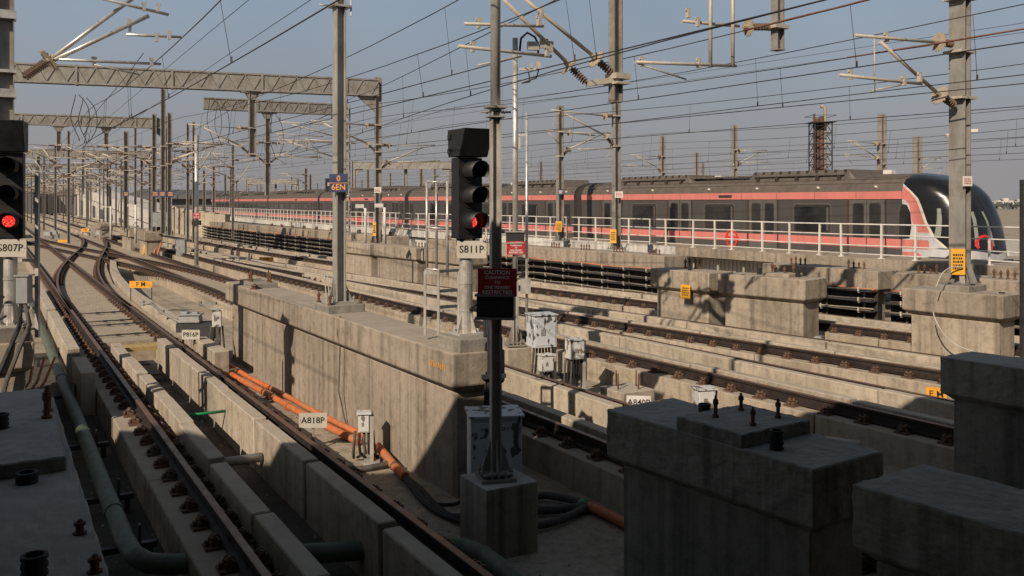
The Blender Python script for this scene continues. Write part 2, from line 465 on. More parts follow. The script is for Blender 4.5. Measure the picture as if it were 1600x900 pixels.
# check rails and point blades of the crossovers, and the slab rods
tx = thing('crossover_track', 'curved rusty rails of the scissors crossover sweeping to the next track', 'railway track', XO1.pt(40))
rail(XO1, -.76, 25, 82, tx); rail(XO1, .76, 25, 82, tx)
fasteners(XO1, (-.76, .76), 34, 60, tx, .62, 60, 72)
ty = thing('crossover_track', 'crossover rails running back left across the first pair', 'railway track', XO2.pt(40))
rail(XO2, -.76, 30, 78, ty); rail(XO2, .76, 30, 78, ty)
fasteners(XO2, (-.76, .76), 34, 60, ty, .62, 60, 72)

def track(name, label, curve, y0, guards=True, y_far=62, ds=3.7, skip=None, cap=96, fy=None):
    t = thing(name, label, 'railway track', curve.pt(20))
    rail(curve, -.76, y0, 260, t); rail(curve, .76, y0, 260, t)
    spans = [(y0, 250)] if not skip else [(y0, skip[0]), (skip[1], 250)]
    for a, b in spans:
        plinth(curve, -1, a, b, 3.9, t); plinth(curve, 1, a, b, 3.9, t)
        if guards:
            for u0, u1 in ((-.58, -.40), (.40, .58)):
                guard(curve, u0, u1, a, b, ds, t, .015, min(y_far, b) if b > y_far else None)
    fasteners(curve, (-.76, .76), fy or y0, y0+20, t, .64, cap, 75)
    return t
ta = track('railway_track', 'track just behind the long concrete wall and the signal', CA, 7.0, skip=(30, 84))
mb = MB()
for a, b in ((30, 45), (45, 60), (60, 84)):
    p = [CA.pt(a, -1.05), CA.pt(a, 1.1), CA.pt(b-.04, 1.1), CA.pt(b-.04, -1.05)]
    mb.slab([(q.x, q.y) for q in p], FLOOR-.05, -.189)
tag(mb.build('track_slab', CONF), 'flat concrete slab of the second track at the crossing', 'slab', kind='structure')
tb = track('railway_track', 'track running to the orange marker beside the tall shaded pier', CB, 10.5)
tc = track('railway_track', 'track passing in front of the yellow labelled pier', CC, 12.5)
td = track('railway_track', 'far track running under the cable racks', CD, 14.5)
# point rods across the slab of the left track
sw = thing('switch_rods', 'dark stretcher rods between the point blades of the left track', 'switch rods', C1.pt(22.4))
for Y in (20.9, 22.6, 23.3, 25.0):
    mb = MB(); mb.tube([C1.pt(Y, -.72, -.13), C1.pt(Y, .74, -.13)], .018, 6)
    for u in (-.6, -.1, .3, .6): mb.box(C1.pt(Y, u, -.135), (.10, .06, .05), PERP)
    mb.build('rod', DARK, sw)

# ------------------------------------------------------------------ concrete piers
def bolt(mb, p, h=.16, r=.016, cone=True):
    p = Vector(p); mb.turned(p, p+Vector((0, 0, h)), [(0, r*1.9), (.12, r*1.9), (.13, r*1.1), (.55, r*1.1), (.6, r*1.7), (.8, r*1.5), (.82, r*.9), (1, r*.5)], 7)
def stub(mb, p, h=.14, r=.045):
    p = Vector(p); q = p+Vector((0, 0, h)); prof = []
    for k in range(7): prof += [(k/7, r*(1.12 if k % 2 == 0 else 1.0)), ((k+.9)/7, r*(1.12 if k % 2 == 0 else 1.0))]
    mb.turned(p, q, prof+[(1, r), (1, r*.8), (.55, r*.78)], 12)
def pier(label, p0, tdir, L, W, top=1.15, cap_h=.40, over=.11, mat=None, group=None, cat='concrete pier', name='concrete_pier', base=FLOOR-.05, bevel=.02):
    """p0: near-left top corner; tdir: unit vector along the pier; W is measured to its right"""
    mat = mat or CON
    t = Vector(tdir).normalized(); n = Vector((t.y, -t.x, 0)) ; p0 = Vector((p0[0], p0[1], 0))
    root = thing(name, label, cat, p0+t*(L/2)+n*(W/2)+Vector((0, 0, base)), group)
    def loop(i, z): 
        a = p0+t*i+n*i; b = p0+t*i+n*(W-i); c = p0+t*(L-i)+n*(W-i); d = p0+t*(L-i)+n*i
        return [Vector((q.x, q.y, z)) for q in (a, b, c, d)]
    mb = MB(); mb.rings([loop(over, top-cap_h-over*.75), loop(0, top-cap_h), loop(0, top)]); mb.build('cap', mat, root, bevel=bevel)
    mb = MB(); mb.rings([loop(over+.001, base), loop(over+.001, top-cap_h-over*.75-.003)]); mb.build('stem', mat, root, bevel=.012, seg=1)
    root['_t'] = 0; del root['_t']
    PF[root.name] = (p0, t, n, top)
    return root
PF = {}
def pp(root, along, across, dz=0.):
    p0, t, n, top = PF[root.name]; q = p0+t*along+n*across; return Vector((q.x, q.y, top+dz))
def pad(root, a0, a1, c0, c1, h, mat=None):
    mb = MB(); c = [pp(root, a0, c0), pp(root, a0, c1), pp(root, a1, c1), pp(root, a1, c0)]
    mb.slab([(q.x, q.y) for q in c], c[0].z-.01, c[0].z+h); return mb.build('bearing_pad', mat or CONG, root, bevel=.015)
def bolts(root, spots, dz=0., h=.16, r=.016, mat=None):
    for a, c in spots:
        mb = MB(); bolt(mb, pp(root, a, c, dz), h*R.uniform(.85, 1.15), r); mb.build('anchor_bolt', mat or RUSTB, root)
def stubs(root, spots, dz=0., h=.14, r=.045):
    for a, c in spots:
        mb = MB(); stub(mb, pp(root, a, c, dz), h, r); mb.build('pipe_stub', RUBB, root)

TL = Vector((-.565, .825, 0)).normalized()
# long wall between the left track and the next
wall = pier('long concrete wall pier carrying the tall mast and the middle signal', (-.70, 10.6), C1.tan(10)+Vector((-.015, 0, 0)), 11.3, .72, 1.15, .40, .13)
pad(wall, .02, .62, .10, .70, .16); 
pad(wall, 4.45, 5.15, .02, .66, .13)
pad(wall, 9.3, 10.6, .14, .62, .10)
bolts(wall, [(9.9, .22), (10.05, .22), (9.6, .5), (9.45, .5)], .10, .22, .022); bolts(wall, [(9.2, .1)], 0, .1, .05)
bolts(wall, [(4.52, .08), (4.52, .6), (5.08, .08), (5.08, .6)], .13, .16, .02)
mb = MB()
for k in range(9):
    a = pp(wall, .62-.05*k, -.006, -.17+.012*(k % 3)); b = pp(wall, .60-.05*k, -.006, -.23+.014*(k % 2)); mb.bar(a, b, .012, .004, up=(.86, .5, 0))
mb.build('paint_mark', ORSG, wall)
mb = MB()
b0 = pp(wall, 3.95, -.004, -.25)
mb.tube([b0+Vector((.05, 0, .27)), b0+Vector((.0, 0, .0)), b0+Vector((.04, .02, -.22)), b0+Vector((.02, .02, -.9)), b0+Vector((.12, -.05, -1.3)), b0+Vector((.2, -.12, -1.5))], .012, 6)
tag(mb.build('hanging_cable', CABLE), 'thin grey cable hanging down the face of the long wall', 'cable')
mb = MB()
for s_ in (-1, 1):
    b0 = pp(wall, 4.72, .10, .13); mb.tube([b0+Vector((-.03+.025*s_, .06, .50)), b0+Vector((.02+.025*s_, -.03, .10)), b0+Vector((.05+.03*s_, -.12, -.11))], .010, 8)
tag(mb.build('earth_conduit', GALV), 'pair of thin white conduits bent down from the tall mast foot', 'conduit')

# shaded foreground piers at lower right
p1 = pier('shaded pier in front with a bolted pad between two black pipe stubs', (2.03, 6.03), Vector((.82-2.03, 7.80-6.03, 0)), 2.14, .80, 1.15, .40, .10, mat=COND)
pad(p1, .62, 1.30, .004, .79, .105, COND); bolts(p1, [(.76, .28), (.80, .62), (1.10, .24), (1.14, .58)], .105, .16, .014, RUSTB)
stubs(p1, [(.47, .20), (1.37, .40)], 0, .14, .046)
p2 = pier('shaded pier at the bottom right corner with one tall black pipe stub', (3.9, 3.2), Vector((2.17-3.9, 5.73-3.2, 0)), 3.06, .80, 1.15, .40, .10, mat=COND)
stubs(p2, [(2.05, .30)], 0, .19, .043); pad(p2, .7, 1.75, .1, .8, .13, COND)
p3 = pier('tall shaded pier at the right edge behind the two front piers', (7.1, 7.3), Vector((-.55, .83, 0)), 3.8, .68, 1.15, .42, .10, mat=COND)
# left shaded pier deck and the pier of the left signal
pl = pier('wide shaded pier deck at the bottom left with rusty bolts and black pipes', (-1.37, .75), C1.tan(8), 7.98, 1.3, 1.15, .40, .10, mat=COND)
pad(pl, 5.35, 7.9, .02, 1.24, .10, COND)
bolts(pl, [(6.6, 1.18), (6.85, 1.20)], .09, .24, .022); bolts(pl, [(4.75, .72)], 0, .2, .02); bolts(pl, [(3.8, .80), (4.05, 1.22), (3.45, 1.24)], 0, .08, .02); bolts(pl, [(7.3, .55)], .09, .12, .02)
stubs(pl, [(6.42, .86)], .09, .12, .055); stubs(pl, [(5.2, 1.0)], 0, .07, .06); stubs(pl, [(3.45, .98)], 0, .14, .055)
p0 = pier('pier under the left signal with a chamfered sunlit end', (-7.52, 11.35), C1.tan(8), 5.2, 1.3, 1.08, .34, .10)
pad(p0, .10, .8, .62, 1.26, .20)

tex = bpy.data.textures.new('rough_concrete', 'CLOUDS'); tex.noise_scale = .09; tex.noise_depth = 4
for r_ in (p1, p2, p3, pl):
    for o in kids(r_):
        if o.name.startswith(('cap', 'bearing_pad')):
            o.modifiers['bevel'].segments = 1; o.modifiers['bevel'].width = .010
            m_ = o.modifiers.new('fine', 'SUBSURF'); m_.subdivision_type = 'SIMPLE'; m_.levels = m_.render_levels = 6
            m_ = o.modifiers.new('rough', 'DISPLACE'); m_.texture = tex; m_.strength = .022; m_.mid_level = .5; m_.texture_coords = 'GLOBAL'
# mid distance piers
DC = Vector((-.78, 1, 0)).normalized()
q1 = pier('blotchy concrete pier with the small yellow notice on its face', (3.72, 23.9), Vector((-.82, 1, 0)), 0.01+.0, 1.0) if False else None
def pier_px(label, near, far, W, top=1.17, **k):
    """near/far: the two ends of the pier's camera-side top edge"""
    a, b = Vector((near[0], near[1], 0)), Vector((far[0], far[1], 0))
    return pier(label, a, b-a, (b-a).length, W, top, **k)
q1 = pier_px('blotchy concrete pier with the small yellow notice on its face', (4.92, 22.38), (3.70, 24.0), .95, 1.18, cap_h=.46, over=.13)
q2 = pier_px('blotchy concrete pier with a slanting shadow just right of the noticed one', (6.66, 20.35), (5.08, 22.15), .95, 1.18, cap_h=.46, over=.13)
q3 = pier_px('concrete pier carrying the thick mast with the yellow foot board', (9.32, 17.0), (8.10, 18.62), .90, 1.17, cap_h=.44, over=.13)
stubs(q1, [(.95, .35)], 0, .09, .05); bolts(q1, [(1.0, .8), (1.15, .8), (1.35, .8), (1.5, .8)], 0, .3, .025)
stubs(q2, [(.55, .6), (1.6, .6)], 0, .16, .05); bolts(q2, [(.9, .6), (1.15, .6), (1.3, .7), (.75, .75)], 0, .28, .026); pad(q2, .6, 1.3, .3, .9, .08, CON)
pad(q3, .70, 1.40, .1, .85, .12); stubs(q3, [(.25, .5)], 0, .02, .05)
mid = Curve(40, -6.95, [(0, -.75), (32, -.74), (62, -.60), (110, -.57)])
for k, (ya, yb, lab) in enumerate([(32.6, 35.3, 'pier beyond the white ladder frame, nearest of the row behind the middle signal'),
                                   (35.6, 38.6, 'pier with an overhanging cap standing behind the tall mast, right of it'),
                                   (38.9, 42.2, 'pier with a broad slanting shadow just left of the tall mast')]):
    a, b = mid.pt(ya), mid.pt(yb); r = pier_px(lab, a, b, .9, 1.12, cap_h=.46, over=.12)
    bolts(r, [(.5+i*.25, .7) for i in range(4)], 0, .2, .022)
ab = Curve(57, -23.6, [(0, -.58)])
for ya, yb, lab in [(52.5, 55.2, 'pier with orange cables hanging on its face beside the grey cabinet'), (58.5, 62.5, 'pier with a thin white post before it at the far crossing'), (74, 78, 'small pale pier far off between the crossing tracks')]:
    pier_px(lab, ab.pt(ya, -.5), ab.pt(yb, -.5), 1.0, 1.2, cap_h=.5, over=.12)
lf = Curve(12, -6.9, [(0, -.575)])
for ya, yb, lab in [(63, 70, 'pale pier left of the far tracks near the left signal'), (76, 84, 'farther pale pier on the left side of the far tracks')]:
    pier_px(lab, lf.pt(ya), lf.pt(yb), 1.0, 1.2, cap_h=.45, over=.12)
# long parapet piers below the walkway, with cable racks hanging on them
RK = Curve(33, 2.5, [(0, -.72), (30, -.68), (60, -.60), (90, -.56)])
par = [(15.2, 18.0), (18.3, 22.8), (23.1, 26.2), (29.6, 36.5), (36.8, 43.5), (47.0, 56.5), (57, 68), (69, 84), (86, 108)]
LBL = ['shaded stretch at the right edge', 'stretch behind the mast with the yellow foot board', 'stretch behind the two blotchy piers', 'stretch carrying the thin mast below the train emblem',
       'stretch left of the thin mast', 'stretch below the white brackets of the walkway', 'stretch above the dark racks near the red sign', 'stretch behind the twin masts', 'farthest pale stretch']
for (a, b), lab in zip(par, LBL):
    A, B = RK.pt(a, .30), RK.pt(b, .30)
    r = pier_px('low parapet pier under the walkway, '+lab, A, B, 1.1, 1.15, cap_h=.48, over=.30, cat='parapet pier', name='parapet_pier')
    L = (B-A).length; n = 0; x = .7
    while x < L-.8 and n < 5 and b < 70:
        bolts(r, [(x+i*.16, .45) for i in range(4)], 0, .22, .022); n += 1; x += max(1.9, L/5)
# cable racks
def rack(y0, y1, lab, first):
    root = thing('cable_rack', lab, 'cable rack', RK.pt((y0+y1)/2), 'cable racks under the walkway')
    ys = RK.samples(y0, y1)
    zs = (.62, .36, .10, -.16, -.40)
    for z in zs:
        mb = MB(); mb.sweep([(.02, z), (.30, z), (.30, z+.02), (.05, z+.02), (.05, z+.055), (.02, z+.055)], [RK.pt(Y) for Y in ys], [RK.nrm(Y) for Y in ys])
        mb.build('tray', DARK, root)
        for j in range(3 if z < .5 else 4):
            mb = MB(); pts = []; ph = R.uniform(0, 6); a = R.uniform(.25, .8)
            Y = y0
            while Y < y1:
                sag = .05*abs(math.sin((Y*1.2+ph)*.9)); pts.append(RK.pt(Y, .03+.07*j+.03*math.sin(Y*a+ph), z+.07-sag*.8+.02*(j % 2))); Y += max(.45, Y*.013)
            c = [CABLE, RACKC, INSL if (int(z*100) % 2 == 0) else RACKC][(j+int(abs(z)*10)) % 3]
            if z > .5 and j == 3 or z > .5 and j == 2: c = ORNG
            mb.tube(pts, .024 if c is ORNG else .017, 5); mb.build('cable', c, root)
    mb = MB(); mb.sweep([(.31, -.6), (.33, -.6), (.33, .66), (.31, .66)], [RK.pt(Y) for Y in ys], [RK.nrm(Y) for Y in ys]); mb.build('gap_shade_sheet', TDARK, root)  # dark sheet added to stand in for shade between the trays
    for Y in RK.walk(y0+.3, y1, 1.15 if y0 < 45 else (2.4 if y0 < 100 else 6.)):
        mb = MB(); n = RK.nrm(Y); p = RK.pt(Y, .28, 0)
        mb.box((p.x, p.y, .12), (.05, .05, 1.24), math.atan2(n.y, n.x))
        for z in zs: mb.bar(RK.pt(Y, .0, z-.02), RK.pt(Y, .3, z-.02), .04, .03)
        for z in zs:
            q = RK.pt(Y, -.005, z+.06); mb.box(q, (.03, .04, .10), math.atan2(n.y, n.x), 1)
        mb.build('bracket', [GALVD, PLATE], root)
for (a, b), lab in zip([(15.5, 22.8), (23.1, 36.4), (36.8, 46.5), (47, 68), (69, 100), (101, 190)],
        ['rack of cables at the right, half hidden behind the pier with the thick mast', 'long rack of dark cables with an orange pipe on top, behind the blotchy piers', 'rack of dark cables behind the tall mast', 'rack of dark cables with white tags left of the tall mast', 'far rack of dark cables behind the silver post', 'farthest thin rack of cables before the pale viaduct']):
    rack(a, b, lab, False)

# ------------------------------------------------------------------ walkway, railing and train viaduct
mb = MB(); ys = CR.samples(15, 140)
mb.sweep([(-.25, .82), (5.6, .82), (5.6, 1.12), (2.0, 1.12), (2.0, 1.16), (-.25, 1.16)], [CR.pt(Y) for Y in ys], [CR.nrm(Y) for Y in ys])
walk = thing('walkway_deck', 'long concrete walkway deck along the train with a white edge girder', 'walkway deck', CR.pt(30, 0, 1.0))
mb.build('deck', CON, walk, bevel=.0)
mb = MB(); ys = CR.samples(36, 140)
mb.sweep([(-.31, .80), (-.255, .80), (-.255, 1.20), (-.31, 1.20)], [CR.pt(Y) for Y in ys], [CR.nrm(Y) for Y in ys]); mb.build('edge_girder', CONW, walk)
mb = MB(); ys = CR.samples(43, 140)
mb.sweep([(-.05, .2), (.25, .2), (.25, .815), (-.05, .815)], [CR.pt(Y) for Y in ys], [CR.nrm(Y) for Y in ys]); mb.build('lower_girder', CONW, walk)
for Y in (46.5, 52, 61, 72, 84):
    mb = MB(); a, b, c = CR.pt(Y, -.30, .80), CR.pt(Y, -.05, .80), CR.pt(Y, -.05, .35); t = CR.tan(Y)*.3
    mb.rings([[a, b, c], [a+t, b+t, c+t]]); mb.build('bracket', CONW, walk)
mb = MB(); Y = 20.
while Y < 46:
    a = CR.pt(Y, .5, .45); n = CR.nrm(Y); mb.box((a.x, a.y, .42), (.06, .16 if Y < 40 else .2, .78), math.atan2(n.y, n.x)); Y += .17
tag(mb.build('corrugated_sheet', WHITE), 'white corrugated sheet screen below the walkway edge', 'sheet screen')
mb = MB(); ys = CR.samples(29, 40)
mb.tube([CR.pt(Y, .18, .76) for Y in ys], .03, 8)
for Y in CR.walk(29, 40, 1.3): mb.bar(CR.pt(Y, .18, -.3), CR.pt(Y, .18, .76), .1, .06)
tag(mb.build('steel_handrail', GALV), 'grey steel rail in front of the white corrugated screen', 'handrail')
rl = thing('white_railing', 'long white metal railing on the walkway in front of the train', 'railing', CR.pt(30, 0, 1.16))
def railing(root, curve, off, y0, y1, z, h=1.08, ds=1.2, bars=(1.08, .74, .40, .12), r=.024, cap=96):
    for hz in bars:
        mb = MB(); ys = curve.walk(y0, y1, 2.4)
        mb.tube([curve.pt(Y, off+R.uniform(-.008, .008), z+hz+R.uniform(-.012, .012)) for Y in ys], r if hz > 1 else r*.8, 6); mb.build('bar', WHITE, root)
    n = 0; far = MB()
    for Y in curve.walk(y0, y1, ds):
        yy = Y+R.uniform(-.16, .16); p = curve.pt(yy, off, z); m_ = MB() if n < cap else far; n += 1
        nn = curve.nrm(yy); a = math.atan2(nn.y, nn.x); lean = Vector((R.uniform(-.02, .02), R.uniform(-.02, .02), h))
        m_.bar(p, p+lean, .055, .055, up=nn); m_.box((p.x, p.y, z+.012), (.16, .14, .03), a)
        if m_ is not far: m_.build('post', WHITE, root)
    if far.v: far.build('post', WHITE, root, kind='stuff')
railing(rl, CR, 0, 17.5, 138, 1.16)
# second walkway to the right of the nose
rw = thing('white_railing', 'white railing of the next walkway beyond the train nose', 'railing', CR.pt(40, 12, 1.1))
railing(rw, CR, 11.5, 36, 66, 1.0, ds=1.5)
railing(rw, CR, 13.5, 40, 66, 1.0, ds=1.5)
mb = MB(); ys = CR.samples(30, 80); mb.sweep([(11.2, .2), (22, .2), (22, 1.0), (11.2, 1.0)], [CR.pt(Y) for Y in ys], [CR.nrm(Y) for Y in ys])
tag(mb.build('pale_deck', CONW), 'pale deck of the walkway beyond the train nose', 'walkway deck')

# ------------------------------------------------------------------ the train
SIDE = 3.42                                  # centre line to the right of the railing
train = thing('metro_train', 'long grey metro train with salmon pink stripes and a rounded black nose', 'train', CR.pt(30, SIDE, .1))
# arc length walk from the nose base backwards
path = []; Y = 28.9
n0 = CR.pt(Y, SIDE); path = [(0., n0)]
while path[-1][0] < 150:
    Y += .1; q = CR.pt(Y, SIDE); path.append((path[-1][0]+(q-path[-1][1]).length, q))
def along(s):
    for (a, p), (b, q) in zip(path, path[1:]):
        if b >= s: return p.lerp(q, (s-a)/(b-a))
HW, ZB, ZS = 1.42, .35, 3.30
ROOF = [(HW, ZS), (1.37, 3.52), (1.20, 3.72), (.85, 3.86), (.40, 3.93), (0, 3.95)]
sect = [(-HW, ZB), (HW, ZB)]+ROOF+[(-y, z) for y, z in reversed(ROOF[:-1])]
def car(k, front, rear, lead):
    d = (front-rear); L = d.length; d.normalize(); rt = Vector((d.y, -d.x, 0))         # rt points at the camera side
    def P(x, y, z): return rear+d*(L-x)+rt*y+Vector((0, 0, z))                          # x: metres behind the car's front
    def rect(mb, x0, x1, z0, z1, y, mi=0, th=.012):
        mb.rings([[P(x0, y, z0), P(x1, y, z0), P(x1, y, z1), P(x0, y, z1)], [P(x0, y+th, z0), P(x1, y+th, z0), P(x1, y+th, z1), P(x0, y+th, z1)]], mi)
    def rrect(mb, x0, x1, z0, z1, y, r, mi=0, th=.012):
        pts = []
        for cx, cz, a0 in ((x1-r, z1-r, 0), (x0+r, z1-r, 90), (x0+r, z0+r, 180), (x1-r, z0+r, 270)):
            for i in range(5):
                a = math.radians(a0+i*22.5); pts.append((cx+r*math.cos(a), cz+r*math.sin(a)))
        mb.rings([[P(x, y, z) for x, z in pts], [P(x, y+th, z) for x, z in pts]], mi)
    mb = MB(); x0 = 0. if lead else .32; x1 = L-.32
    mb.rings([[P(x, y, z) for y, z in sect] for x in (x0, x1)])
    body = mb.build('car', TBODY, train, bevel=.0); body.data.materials.append(TROOF)
    for f in body.data.polygons:
        if f.center.z+ORG[body.name].z > 3.34: f.material_index = 1
    mb = MB(); rect(mb, x0, x1, 3.06, 3.32, HW+.002, 0, .03); mb.build('upper_stripe', PINK, body)
    mb = MB(); rect(mb, x0+.05, x1, 1.40, 1.71, HW+.002, 0, .006); rect(mb, x0+.05, x0+min(8.5, L) if lead else x0+.06, .95, 1.06, HW+.002, 0, .006); mb.build('lower_stripe', PINK, body)
    doors = [1.35+4.64*i+(0 if lead else .75) for i in range(4)]
    for c in doors:
        mb = MB(); rect(mb, c-.70, c+.70, 1.10, 3.05, HW+.004, 0, .012)
        for sg in (-1, 1):
            rrect(mb, c+sg*.33-.23, c+sg*.33+.23, 1.72, 2.92, HW+.018, .10, 1, .006); rrect(mb, c+sg*.33-.18, c+sg*.33+.18, 1.77, 2.87, HW+.026, .08, 2, .004)
        rect(mb, c-.008, c+.008, 1.1, 3.05, HW+.018, 1, .004)
        rect(mb, c-.76, c-.70, .6, 3.05, HW+.003, 1, .02); rect(mb, c-.76, c+.76, 3.045, 3.075, HW+.016, 1, .01); rect(mb, c+.70, c+.80, .6, 3.05, HW+.003, 3, .02)
        rect(mb, c-.72, c-.02, 1.40, 1.71, HW+.028, 4, .004); rect(mb, c+.02, c+.70, 1.40, 1.71, HW+.028, 4, .004)
        mb.build('door', [DOORM, TDARK, GLASS, RUSTY, PINK], body)
    for i in range(3):
        c = (doors[i]+doors[i+1])/2
        mb = MB(); rrect(mb, c-.86, c+.86, 1.77, 2.91, HW+.003, .14, 2, .006); rrect(mb, c-.82, c+.82, 1.81, 2.87, HW+.010, .12, 0, .008); rrect(mb, c-.74, c+.74, 1.89, 2.79, HW+.019, .09, 1, .004)
        rrect(mb, c-.74, c-.66, 1.92, 2.76, HW+.024, .02, 2, .003)
        mb.build('window', [TDARK, GLASS, DOORM], body)
    if not lead:
        for c in (.55+.35, L-.75):
            mb = MB(); rrect(mb, c-.24, c+.24, 1.82, 2.86, HW+.006, .1, 0, .01); rrect(mb, c-.19, c+.19, 1.87, 2.81, HW+.017, .08, 1, .004); mb.build('window', [TDARK, GLASS], body)
    # roof equipment
    for c in (4.6, L-5.2):
        mb = MB(); loops = []
        for x, h in ((c-2.5, 3.80), (c-2.2, 4.13), (c+2.2, 4.13), (c+2.5, 3.80)):
            loops.append([P(x, -1.15, 3.55), P(x, 1.15, 3.55), P(x, 1.02, h), P(x, -1.02, h)])
        mb.rings(loops)
        for i in range(11): mb.bar(P(c-2.1+i*.42, 1.06, 4.09), P(c-2.1+i*.42, -1.06, 4.09), .1, .10, 1)
        for i in range(5): mb.box(P(c-1.9+i*.95, 1.12, 3.80), (.14, .10, .3), math.atan2(d.y, d.x), 1)
        mb.bar(P(c-2.1, 1.13, 3.96), P(c+2.1, 1.13, 3.96), .06, .05, 0)
        mb.build('roof_unit', [TROOF, TDARK], body)
    mb = MB(); c = L/2
    for i in range(6): mb.box(P(c-1.6+i*.62, .55, 3.99), (.58, .7, .07), math.atan2(d.y, d.x))
    for i in range(20): mb.bar(P(c-2.9+i*.3, 1.20, 3.735), P(c-2.9+i*.3, .2, 3.945), .025, .012)
    for (ya, za) in ((1.30, 3.62), (1.12, 3.77), (.95, 3.835)):
        mb.bar(P(x0+.1, ya, za), P(x1-.1, ya, za), .035, .03)
    mb.build('roof_duct', TROOF, body)
    mb = MB()
    for i in range(1, 10):
        x = x0+(x1-x0)*i/10; rect(mb, x-.006, x+.006, 3.06, 3.31, HW+.030, 0, .005)
    mb.build('panel_seam', TDARK, body)
    for c in ((1.3, 2.6, 7.3, L-8.5) if lead else (8.0,)):
        mb = MB(); mb.box(P(c, .2, 4.02), (.34, .26, .14), math.atan2(d.y, d.x)); mb.build('roof_lamp', WHITE, body)
    for c in (1.0, 3.4, 6.3, 8.9, 12.4, 15.6) if k < 3 else ():
        mb = MB(); mb.turned(P(c, HW-.07, 3.46), P(c, HW+.05, 3.50), [(0, .05), (.6, .05), (1, .02)], 8); mb.build('side_lamp', CREAM, body)
    mb = MB(); c = 7.95
    rect(mb, c-.36, c+.36, 3.13, 3.24, HW+.034, 0, .006); mb.build('destination_panel', TDARK, body)
    mb = MB()                                                # gangway bellows and inner end
    ln = .9; 
    mb.rings([[P(x, y*.86, z*.97+.02) for y, z in sect] for x in (x1-.02, L+.36)]); mb.build('gangway', TDARK, body)
    mb = MB(); rect(mb, x0, x1, .40, 1.08, HW-.05, 0, .055); mb.build('skirt', TDARK if not lead else TBODY, body)
    if lead or k == 2:
        mb = MB(); c = 7.6 if lead else 9.7; N = 28
        for r0, r1 in ((.30, .39),):
            for i in range(N):
                a, b = 2*math.pi*i/N, 2*math.pi*(i+1)/N
                mb.rings([[P(c+r*math.cos(t)*.82, HW+.02, 1.50+r*math.sin(t)) for t, r in ((a, r0), (a, r1), (b, r1), (b, r0))], [P(c+r*math.cos(t)*.82, HW+.03, 1.50+r*math.sin(t)) for t, r in ((a, r0), (a, r1), (b, r1), (b, r0))]])
        rect(mb, c-.36, c-.02, 1.45, 1.57, HW+.02); rect(mb, c+.04, c+.36, 1.45, 1.57, HW+.02); rect(mb, c-.05, c+.05, 1.15, 1.30, HW+.02); rect(mb, c-.05, c+.05, 1.70, 1.85, HW+.02)
        mb.build('ring_emblem', RED, body)
    return body, P, d, rt
RUSTY = metal('brown_door_edge', (.07, .04, .028), .6, .1, .3, 4)
ends = [0., 17.95]+[17.95+20.15*i for i in range(1, 6)]
lead = None
for k in range(6):
    b_, P_, d_, r_ = car(k, along(ends[k]), along(ends[k+1]), k == 0)
    if k == 0: lead = (b_, P_, d_, r_)
